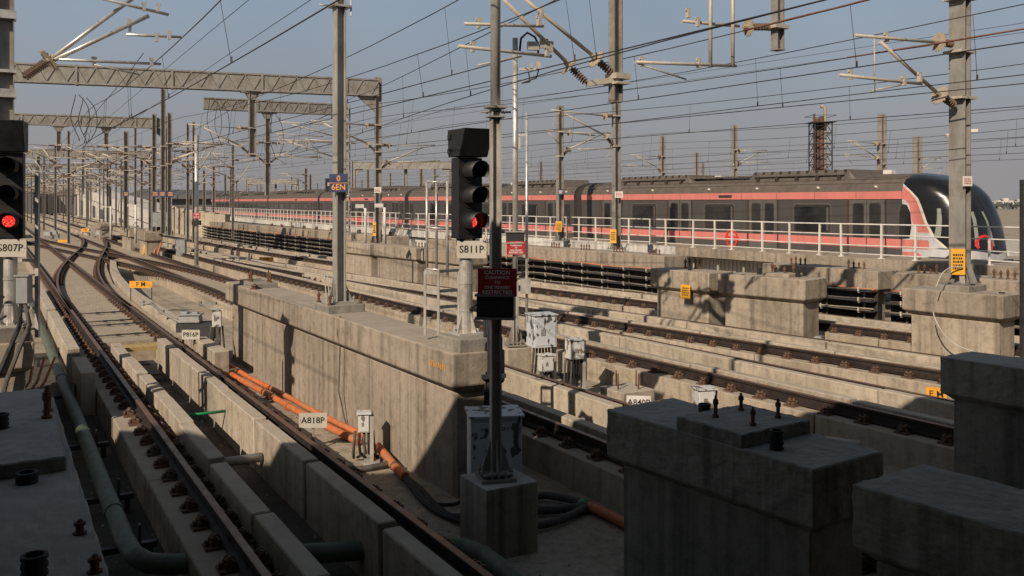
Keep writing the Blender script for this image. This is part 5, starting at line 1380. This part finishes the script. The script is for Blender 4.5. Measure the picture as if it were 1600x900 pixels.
# ------------------------------------------------------------------ pipes and conduits
def fl(px, py, z=FLOOR+.07): return on(px, py, z)
oc = thing('orange_conduits', 'orange conduits snaking along the floor between the left track and the long wall', 'conduit', fl(430, 620))
def poly_pts(pts, n=6):
    out = []; P = [pts[0]]+pts+[pts[-1]]
    for i in range(1, len(P)-2):
        for k in range(n):
            t = k/n; a, b, c, d = P[i-1], P[i], P[i+1], P[i+2]
            out.append(.5*((2*b)+(c-a)*t+(2*a-5*b+4*c-d)*t*t+(3*b-a-3*c+d)*t*t*t))
    out.append(pts[-1]); return out
seg1 = [fl(306, 553), fl(330, 563), fl(350, 577), fl(372, 591), fl(420, 617), fl(470, 645), fl(515, 668), fl(560, 690)]
mb = MB(); mb.tube(poly_pts(seg1), .055, 10); mb.build('conduit', ORNG, oc)
seg2 = [fl(322, 556, FLOOR+.14), fl(352, 572, FLOOR+.15), fl(385, 592, FLOOR+.13), fl(440, 620, FLOOR+.1), fl(475, 640, FLOOR+.1), fl(530, 668, FLOOR+.1), fl(562, 682)]
mb = MB(); mb.tube(poly_pts([p+Vector((.08, .05, 0)) for p in seg2]), .048, 10); mb.build('conduit', ORNG, oc)
mb = MB(); mb.tube(poly_pts([fl(590, 697, FLOOR+.12), fl(604, 713, FLOOR+.10), fl(618, 730), fl(633, 745)]), .058, 10); mb.build('conduit', ORNG, oc)
for px, py in ((330, 563), (365, 588), (450, 635), (555, 685), (618, 729), (540, 681)):
    mb = MB(); c = fl(px, py); t = (fl(px+20, py+12)-c).normalized(); mb.tube([c-t*.03, c+t*.03], .068, 10); mb.build('coupling', RUSTB if px < 340 else (CABLE if px > 600 else ORNG), oc)
mb = MB(); mb.tube([fl(352, 583), fl(362, 577, FLOOR+.2), fl(372, 577, FLOOR+.2), fl(378, 584)], .022, 7); mb.build('strap', CABLE, oc)
bc = thing('cable_bundle', 'black cables spilling out of the orange pipe end towards the caution post', 'cables', fl(680, 780))
for k in range(5):
    o = Vector((.04*(k-2), -.03*(k-2), .012*(k % 2))); e = fl(728+4*k, 818-6*k)
    mb = MB(); mb.tube(poly_pts([fl(631, 743)+o*.4, fl(650, 762, FLOOR+.05)+o, fl(672, 787, FLOOR+.04)+o*1.2, fl(700, 806, FLOOR+.04)+o*1.4, e]), .026, 7); mb.build('cable', RUBB, bc)
mb = MB(); mb.tube(poly_pts([fl(672, 784, FLOOR+.03), fl(690, 788, FLOOR+.03), fl(712, 787, FLOOR+.03), fl(724, 780, FLOOR+.05)]), .02, 7); mb.build('cable', RUBB, bc)
mb = MB(); mb.tube(poly_pts([fl(540, 733, FLOOR+.05), fl(570, 732, FLOOR+.05), fl(590, 728, FLOOR+.06), fl(607, 724, FLOOR+.07)]), .04, 9)
tag(mb.build('grey_hose', CABLE), 'short grey hose lying on the floor below the A818P plate', 'hose')
mb = MB(); mb.tube(poly_pts([fl(515, 645, FLOOR+.03), fl(500, 660, FLOOR+.03), fl(475, 652, FLOOR+.03)]), .012, 6)
tag(mb.build('floor_string', PLATE), 'thin pale cord on the floor near the A818P plate', 'cord')
rc = thing('hose_bundle', 'thick grey hoses ending in an orange pipe at the foot of the front pier', 'hoses', fl(900, 800))
for pts, r in (([fl(820, 780), fl(850, 774), fl(885, 779), fl(918, 788)], .045), ([fl(822, 795), fl(850, 797), fl(880, 795), fl(918, 790)], .05), ([fl(830, 822), fl(860, 817), fl(890, 806), fl(918, 791)], .045)):
    mb = MB(); mb.tube(poly_pts(pts), r, 9); mb.build('hose', CABLE, rc)
mb = MB(); mb.tube(poly_pts([fl(915, 789), fl(945, 802), fl(985, 822)]), .06, 10); mb.build('pipe', ORNG, rc)
mb = MB(); mb.tube([fl(908, 787), fl(920, 791)], .068, 10); mb.build('collar', GRBR, rc)
# green pipe
gp = thing('green_pipe', 'long dull green pipe running beside the left track and bending under it', 'pipe', Vector((-4.9, 10.7, FLOOR)))
def gl(Y): return Vector((-4.93-.58*(Y-10.7), Y, -.30))
run = [gl(30), gl(20), gl(14), gl(10.5), gl(8.6), gl(8.25)+Vector((.03, 0, 0)), gl(8.05)+Vector((.12, .02, 0)), gl(8.0)+Vector((.32, .06, -.01)), Vector((-2.2, 8.35, -.34)), Vector((-.75, 8.6, -.36)), Vector((-.45, 8.58, -.36)), Vector((-.28, 8.42, -.36)), Vector((-.05, 8.0, -.36)), Vector((.5, 6.9, -.36))]
mb = MB(); mb.tube(run, .09, 16); mb.build('pipe', GREEN, gp)
for Y in (16.5, 12.6, 9.4):
    mb = MB(); a = gl(Y); mb.turned(a-ALONG*.03, a+ALONG*.03, [(0, .10), (1, .10)], 16); mb.build('collar', GREEN, gp)
for Y in (24, 19.5, 15.6, 12.4, 10.2, 8.75):
    mb = MB(); a = gl(Y); mb.box((a.x, a.y, -.43), (.62, .08, .06), PERP); mb.box((a.x-.24*.866, a.y-.12, -.52), (.06, .08, .2), PERP); mb.box((a.x+.24*.866, a.y+.12, -.52), (.06, .08, .2), PERP)
    mb.box((a.x+.15*.866, a.y+.075, -.32), (.02, .07, .2), PERP); mb.build('support', DARK, gp)
mb = MB(); a = C1.pt(13.2, -.335, -.17); b = C1.pt(13.2, .385, -.17); mb.tube([a, b], .022, 10)
tag(mb.build('bright_green_pipe', GRBR), 'bright green pipe bridging the trough between the guard blocks', 'pipe')
mb = MB(); mb.tube([C1.pt(11.35, -.3, -.33), C1.pt(11.35, .36, -.33)], .06, 10); tag(mb.build('grey_cross_pipe', BOXG), 'dusty grey pipe across the trough farther down', 'pipe')
mb = MB(); mb.box(C1.pt(19.1, .02, -.15), (.86, .5, .08), PERP, 0); tag(mb.build('yellow_edge_slab', paint('worn_yellow', (.42, .31, .12), .8, .4, 6)), 'worn yellow strip on the slab edge at the head of the trough', 'slab edge')
mb = MB(); 
for k in range(2): mb.box(C1.pt(18.4-k*.6, .02, -.36-.09*k), (.5, .45, .03), PERP)
tag(mb.build('mesh_step', DARK), 'dark perforated step plates at the head of the trough', 'steps')
# blocks at the left of the left track
lb_ = Curve(16, -8.5, [(0, -.58)])
for k, (ya, yb, top, lab) in enumerate([(15.6, 17.2, .10, 'dark shaded concrete upstand left of the left rail beside the green pipe'), (18.3, 24.5, .06, 'pale concrete upstand left of the left rail farther on'), (25, 32, .05, 'third concrete upstand along the left rail')]):
    r = thing('concrete_upstand', lab, 'upstand', C1.pt(ya, -1.5, FLOOR)); Y = ya; n = 0
    while Y < yb:
        mb = MB(); e = min(Y+1.5, yb); mb.sweep([(-1.37, FLOOR-.04), (-1.135, FLOOR-.04), (-1.135, top), (-1.37, top)], [C1.pt(Y), C1.pt(e-.02)], [ACROSS, ACROSS]); mb.build('block', CONL, r, bevel=.012, seg=1); Y = e
up = thing('concrete_upstand', 'curved pale upstand sweeping along the crossover before the FM marker', 'upstand', XO1.pt(30, 1.4, FLOOR)); Y = 21.
while Y < 44:
    e = Y+1.9; mb = MB(); ys = [Y, (Y+e)/2, e-.03]; mb.sweep([(1.25, FLOOR-.04), (1.55, FLOOR-.04), (1.55, -.02), (1.25, -.02)], [XO1.pt(q) for q in ys], [XO1.nrm(q) for q in ys]); mb.build('block', CONL, up, bevel=.012, seg=1); Y = e
for ya, yb in ((14.6, 20.5),):
    r = thing('concrete_upstand', 'row of low blocks right of the left track near the point machine', 'upstand', C1.pt(18, 1.2, FLOOR)); Y = 17.4
    while Y < 21.2:
        mb = MB(); e = Y+1.25; mb.sweep([(1.22, FLOOR-.04), (1.52, FLOOR-.04), (1.52, -.06), (1.22, -.06)], [C1.pt(Y), C1.pt(e-.03)], [ACROSS, ACROSS]); mb.build('block', CONL, r, bevel=.012, seg=1); Y = e
# loose details at right
mb = MB(); mb.tube([CC.pt(19.6, 1.9, -.30), CC.pt(19.9, 2.6, -.28)], .12, 12); tag(mb.build('grey_pipe_end', BOXG), 'grey pipe end under the track between the blotchy piers and the mast pier', 'pipe')
mb = MB(); mb.tube([CC.pt(19.0, 1.3, -.38), CC.pt(19.6, 2.0, -.30)], .085, 10); tag(mb.build('orange_pipe_end', ORNG), 'orange pipe end poking out of the grey one at right', 'pipe')
mb = MB(); mb.tube(poly_pts([at(1458, 487, 17.75), at(1462, 500, 17.6), at(1475, 522, 17.5), at(1494, 539, 17.4), at(1520, 549, 17.2), at(1545, 556, 17.0)]), .012, 7)
tag(mb.build('white_hose', PLATE), 'white hose drooping from the side of the mast pier at right', 'hose')
mb = MB(); mb.tube(poly_pts([at(1462, 450, 17.6), at(1472, 428, 17.6), at(1486, 418, 17.7), at(1503, 417, 17.75)]), .012, 6); tag(mb.build('earth_wire', PLATE), 'pale earth wire looping up to the yellow board on the thick mast', 'wire')
mb = MB(); a = CB.pt(12.9, -1.45, -.34); mb.tube([a-Vector((.45, -.3, 0)), a], .055, 10); tag(mb.build('drain_pipe', PLATE), 'short cream drain pipe poking out beside the front pier', 'pipe')
mb = MB(); mb.bar((8.0, 14.0, FLOOR), (8.0, 14.0, 3.3), .09, .09); mb.bar((8.0, 14.0, 3.25), (8.3, 14.0, 3.25), .08, .08); tag(mb.build('black_post', DARK), 'black steel post at the right edge', 'post')
for k, (px, py, h, Y) in enumerate(((571, 325, 55, 33.5), (601, 324, 57, 33.0), (212, 320, 60, 57), (173, 322, 55, 72))):
    lab = ['white post with a small camera, left of the portal post foot', 'white post with a small camera, right of the portal post foot', 'white far post standing before the pier at the crossing', 'smallest white post in front of the pale viaduct'][k]
    r = thing('camera_post', lab, 'camera post', at(px, py+h, Y)); mb = MB(); mb.tube([at(px, py+h, Y), at(px, py, Y)], .05 if k < 2 else .08, 10); mb.build('post', WHITE, r)
    mb = MB(); a = at(px-9, py-3 if k < 2 else py+1, Y); mb.box(a, (.30, .16, .14), .3); mb.bar(a, at(px, py+2, Y), .04, .04); mb.build('camera', WHITE, r)
for k, (px, py, Y) in enumerate(((228, 385, 53.3), (236, 390, 53.0), (243, 392, 52.8), (249, 391, 52.4))):
    mb = MB(); b = at(px-3, py+14, Y-.3); a = at(px+3, py-12, Y); mb.tube([a, a.lerp(b, .5)+Vector((-.05, 0, 0)), b], .10 if k == 0 else .055, 8)
    tag(mb.build('hanging_cover', YELL if k == 0 else ORNG), ['thick yellow cover hanging on the crossing pier', 'first thin orange cover right of the yellow one', 'second thin orange cover on the crossing pier', 'third thin orange cover near the slim cabinet'][k], 'cable cover')

# loose grit on the floor
rg = random.Random(21); mb = MB()
def grit(p, r):
    a = rg.uniform(0, 6.28); q = []
    for k in range(3): q.append(p+Vector((math.cos(a+k*2.1)*r*rg.uniform(.6, 1.2), math.sin(a+k*2.1)*r*rg.uniform(.6, 1.2), 0)))
    top = p+Vector((rg.uniform(-.3, .3)*r, rg.uniform(-.3, .3)*r, r*rg.uniform(.5, 1.1))); mb.add(q+[top], [(0, 1, 3), (1, 2, 3), (2, 0, 3)])
for k in range(2600):
    Y = 6+30*rg.random()**1.6; c_, lo, hi = ((C1, 1.0, 2.3), (C1, -.33, .38), (C1, -2.2, -1.1), (CA, 1.05, 3.2), (CB, 1.05, 2.4), (CC, 1.05, 3.0))[rg.randrange(6)]
    grit(c_.pt(Y, rg.uniform(lo, hi), FLOOR+.006), rg.uniform(.008, .028))
for k in range(500):
    Y = 20.5+14*rg.random(); grit(C1.pt(Y, rg.uniform(-.5, .5), -.184), rg.uniform(.01, .03))
tag(mb.build('grit', CONP), 'loose concrete grit and pebbles on the floor beside the tracks', 'grit', kind='stuff')
# ------------------------------------------------------------------ far background
vd = thing('viaduct', 'pale viaduct ramp descending behind the far masts', 'viaduct', at(180, 330, 140))
def ramp_pt(t, dz=0., dy=0.): 
    a, b = at(118, 292, 215), at(246, 333, 96); p = a.lerp(b, t); return Vector((p.x, p.y+dy, p.z+dz))
mb = MB(); mb.rings([[ramp_pt(t), ramp_pt(t, 0, 12), ramp_pt(t, -1.5, 12), ramp_pt(t, -1.5)] for t in (0, .25, .5, .75, 1)]); mb.build('deck', FARW, vd)
mb = MB(); mb.rings([[ramp_pt(t, -1.5, .8), ramp_pt(t, -1.5, 11), Vector((*ramp_pt(t, 0, 11).xy, -.6)), Vector((*ramp_pt(t, 0, .8).xy, -.6))] for t in (0, .5, .95)]); mb.build('side_wall', FARW, vd)
for k in range(7):
    t = .1+k*.12; mb = MB(); a, b = ramp_pt(t, -2.6, .7), ramp_pt(t+.045, -2.6, .7); mb.rings([[a, b, Vector((b.x, b.y, 0)), Vector((a.x, a.y, 0))], [a+Vector((0, -.05, 0)), b+Vector((0, -.05, 0)), Vector((b.x, b.y-.05, 0)), Vector((a.x, a.y-.05, 0))]]); mb.build('opening', FARD, vd)
dep = thing('depot_shed', 'long low dark depot roof on the left horizon', 'depot building', (-90, 330, 0))
mb = MB(); N = 26
for i in range(N):
    a, b = at(196+i*20.4, 294+i*.5, 330), at(196+(i+1)*20.4-1, 294+(i+1)*.5, 330)
    mb.rings([[Vector((x, y, z)) for y, z in ((330, 4.2), (330, 5.6), (345, a.z), (360, 5.6), (360, 4.2))] for x in (a.x, b.x)])
mb.build('roof', FARD, dep)
mb = MB(); mb.box(((at(196, 300, 330).x+at(727, 300, 330).x)/2, 346, 1.8), (at(727, 300, 330).x-at(196, 300, 330).x-2, 26, 4.9)); mb.build('wall', FARD, dep)
for k in range(60):
    pass
lowb = [(0, 120, 310, 322, 260), (120, 200, 300, 322, 300)]
for k, (x0, x1, y0, y1, Y) in enumerate(((-60, 52, 300, 330, 240), (60, 118, 305, 330, 250), (96, 130, 297, 330, 270))):
    a, b = at(x0, y0, Y), at(x1, y0, Y); mb = MB(); mb.box(((a.x+b.x)/2, Y+8, a.z/2-.3), (b.x-a.x, 16, a.z+.6)); r = thing('depot_shed', ['hazy grey block on the far left', 'hazy grey block beside the viaduct foot', 'hazy low block at the viaduct top'][k], 'depot building', (a.x, Y, 0))
    mb.build('wall', FARM if k else FARD, r); mb = MB(); mb.box(((a.x+b.x)/2, Y+8, a.z+.15), (b.x-a.x+1, 17, .3)); mb.build('roof', FARD, r)
rw_ = thing('retaining_wall', 'low beige retaining wall beyond the red signed silver post', 'wall', at(305, 340, 84)); mb = MB()
A_, B_ = at(262, 330, 92), at(352, 330, 82)
for k in range(6):
    a, b = A_.lerp(B_, k/6), A_.lerp(B_, (k+.985)/6); zt = 2.45-.12*k
    mb.rings([[Vector((a.x, a.y, FLOOR)), Vector((b.x, b.y, FLOOR)), Vector((b.x, b.y, zt)), Vector((a.x, a.y, zt))], [Vector((a.x+.3, a.y+.5, FLOOR)), Vector((b.x+.3, b.y+.5, FLOOR)), Vector((b.x+.3, b.y+.5, zt)), Vector((a.x+.3, a.y+.5, zt))]])
mb.build('wall_panel', CONL, rw_, kind=None)
# chimney tower
ct = thing('chimney_tower', 'lattice tower with copper coloured flue pipes behind the train', 'chimney tower', at(1282, 320, 120)); cc = at(1282, 300, 120); H = at(1282, 192, 120).z
mb = MB(); w = 1.15
for i, j in ((-1, -1), (1, -1), (1, 1), (-1, 1)): mb.bar((cc.x+i*w, cc.y+j*w, -.5), (cc.x+i*w, cc.y+j*w, H), .14, .14)
for k in range(9):
    z = H-k*1.4
    for i, j, i2, j2 in ((-1, -1, 1, -1), (1, -1, 1, 1), (1, 1, -1, 1), (-1, 1, -1, -1)):
        mb.bar((cc.x+i*w, cc.y+j*w, z), (cc.x+i2*w, cc.y+j2*w, z), .10, .10); mb.bar((cc.x+i*w, cc.y+j*w, z-1.4), (cc.x+i2*w, cc.y+j2*w, z), .07, .07)
mb.box((cc.x, cc.y, H+.02), (3.2, 3.2, .08)); 
for s in (-1, 1): mb.bar((cc.x-1.6, cc.y+1.6*s, H+.9), (cc.x+1.6, cc.y+1.6*s, H+.9), .06, .06); mb.bar((cc.x+1.6*s, cc.y-1.6, H+.9), (cc.x+1.6*s, cc.y+1.6, H+.9), .06, .06)
mb.build('lattice_frame', DARK, ct)
for k, (dx, r_, top, mt) in enumerate(((-.45, .32, .6, FLUE), (.15, .30, .9, FLUE), (.62, .22, 1.9, INSL), (-.85, .16, 1.2, FLUE))):
    mb = MB(); mb.tube([(cc.x+dx, cc.y, -.5), (cc.x+dx, cc.y, H+top)]+([(cc.x+dx-.3, cc.y, H+top+.35), (cc.x+dx-.6, cc.y, H+top+.2)] if k == 2 else []), r_, 10); mb.build('flue_pipe', mt, ct)
# city on the right horizon
for k in range(46):
    px = R.uniform(1400, 1720) if k < 30 else R.uniform(760, 1400); Y = R.uniform(520, 900); a = at(px, 326-R.uniform(2, 12), Y); w = R.uniform(6, 16)
    r = thing('city_building', 'tiny pale flat roofed building in the hazy town on the right horizon', 'building', (a.x, Y, FLOOR), 'town on the horizon')
    mb = MB(); mb.box((a.x, Y, a.z/2-.3), (w, w, a.z+.6)); mb.box((a.x+w*.2, Y, a.z+.8), (w*.3, w*.3, 1.8)); mb.build('wall', FARW, r)
    mb = MB()
    for i in range(4):
        for z in (1.2, a.z*.5): mb.box((a.x-w*.36+i*w*.24, Y-w/2-.02, z+.6), (w*.1, .05, 1.1))
    mb.build('window', FARD, r)
mb = MB(); tr = random.Random(3); mb2 = MB()
for k in range(5200):
    px = tr.uniform(700, 2300); Y = tr.uniform(420, 520); p = at(px, 316, Y); h = abs(tr.gauss(0, 1.1))+.2; s = tr.uniform(.5, 1.4)
    c = Vector((p.x, Y, h*1.1)); a = Vector((tr.uniform(-1, 1), tr.uniform(-1, 1), tr.uniform(-1, 1))).normalized()*s; b = a.orthogonal().normalized()*s*.8
    mb.poly([c-a-b*.6, c+a-b, c+a*.8+b, c-a*.9+b*.7])
tag(mb.build('far_woods', FART), 'thin dark line of trees in front of the town on the horizon', 'woods', kind='stuff')
for k, (px, py) in enumerate(((1518, 204), (1487, 211), (820, 285))):
    r = thing('flood_lamp', ['far white floodlight just right of the thick mast', 'far white floodlight just left of the thick mast', 'far white floodlight between the middle masts'][k], 'floodlight', at(px, py, 160)); p = at(px, py, 160)
    mb = MB(); mb.box(p, (2.0, .6, .5)); mb.build('lamp', WHITE, r); mb = MB(); mb.tube([(p.x-.8, p.y+.5, -.6), (p.x-.8, p.y+.5, p.z+.1)], .1, 6); mb.build('pole', FARM, r)

# ------------------------------------------------------------------ the station behind and above the photographer, whose shade covers the foreground
SUN_EL, SUN_AZ = math.radians(33), Vector((.5, .866, 0)).normalized()          # direction the light travels
ZC = 5.05; shift = SUN_AZ*(ZC/math.tan(SUN_EL))
edge = [(-24, 13.0), (-12, 12.6), (-7.4, 11.9), (-5.1, 11.5), (-3.55, 10.35), (-2.7, 10.45), (-1.54, 10.75), (.49, 11.5), (1.6, 12.4), (4.4, 12.75), (5.3, 12.95), (8, 13.4), (30, 17)]
pts = [(x-shift.x, y-shift.y) for x, y in edge]
st = thing('station_building', 'station canopy and platform that the picture is taken from, over and behind the camera', 'station', (0, -6, 0))
mb = MB(); mb.slab([pts[0]]+[(pts[0][0], -30), (pts[-1][0], -30)]+[p for p in reversed(pts[1:])], ZC, ZC+.35); mb.build('canopy_roof', FARD, st)
mb = MB(); mb.slab([(-30, -30), (30, -30), (30, 1.0), (-30, 1.0)], FLOOR, 1.25); mb.build('platform', CON, st)
mb = MB(); mb.box((0, -12, 3.5), (60, .3, 6.2)); mb.build('rear_wall', FARD, st)
for k in range(7):
    mb = MB(); mb.box((-24+8*k, -3, 3.8), (.4, .4, 5.2)); mb.build('column', GALVD, st)

# ------------------------------------------------------------------ light, sky, camera
sun = bpy.data.lights.new('sun', 'SUN'); sun.energy = 4.7; sun.angle = math.radians(.53); sun.color = (1.0, .85, .68)
so = bpy.data.objects.new('sun', sun); COL.objects.link(so)
ld = Vector((SUN_AZ.x*math.cos(SUN_EL), SUN_AZ.y*math.cos(SUN_EL), -math.sin(SUN_EL)))
so.rotation_euler = ld.to_track_quat('-Z', 'Y').to_euler()
w = bpy.data.worlds.new('World'); S.world = w; w.use_nodes = True; nt = w.node_tree; nt.nodes.clear()
out = nt.nodes.new('ShaderNodeOutputWorld'); bg = nt.nodes.new('ShaderNodeBackground'); sky = nt.nodes.new('ShaderNodeTexSky')
sky.sky_type = 'NISHITA'; sky.sun_disc = False; sky.sun_elevation = SUN_EL; sky.sun_rotation = math.atan2(-SUN_AZ.x, -SUN_AZ.y)
sky.air_density = 1.2; sky.dust_density = 4.0; sky.ozone_density = 2.0
tc_ = nt.nodes.new('ShaderNodeTexCoord'); sp = nt.nodes.new('ShaderNodeSeparateXYZ'); nt.links.new(tc_.outputs['Generated'], sp.inputs[0])
hz = ramp(nt, sp.outputs[2], [(0.0, (3.15, 2.98, 3.02)), (.05, (3.0, 2.93, 3.06)), (.12, (2.82, 3.08, 3.5)), (.24, (2.62, 3.38, 4.3)), (.36, (1.7, 2.05, 2.45)), (1.0, (.75, .92, 1.2))])
# dust haze low over the physical sky; unseen upper part darkened to cut ambient light
mx = mixc(nt, sky.outputs[0], hz, .9)
hzn = ramp(nt, noise(nt, 2.2, 4, tc_.outputs['Generated'], .5), [(.35, .98), (.65, 1.10)])
nt.links.new(mixc(nt, mx, hzn, 1., 'MULTIPLY'), bg.inputs[0]); bg.inputs[1].default_value = .10; nt.links.new(bg.outputs[0], out.inputs[0])
cam = bpy.data.cameras.new('camera'); cam.sensor_width = 36; cam.lens = 36*F/1600; cam.shift_y = -(450-HOR)/1600; cam.clip_end = 6000; cam.clip_start = .05
co = bpy.data.objects.new('camera', cam); COL.objects.link(co); co.location = (0, 0, CAM_Z); co.rotation_euler = (math.pi/2, 0, 0); S.camera = co
S.view_settings.view_transform = 'Standard'; S.view_settings.look = 'None'; S.view_settings.exposure = 0
S.cycles.max_bounces = 5; S.cycles.diffuse_bounces = 3
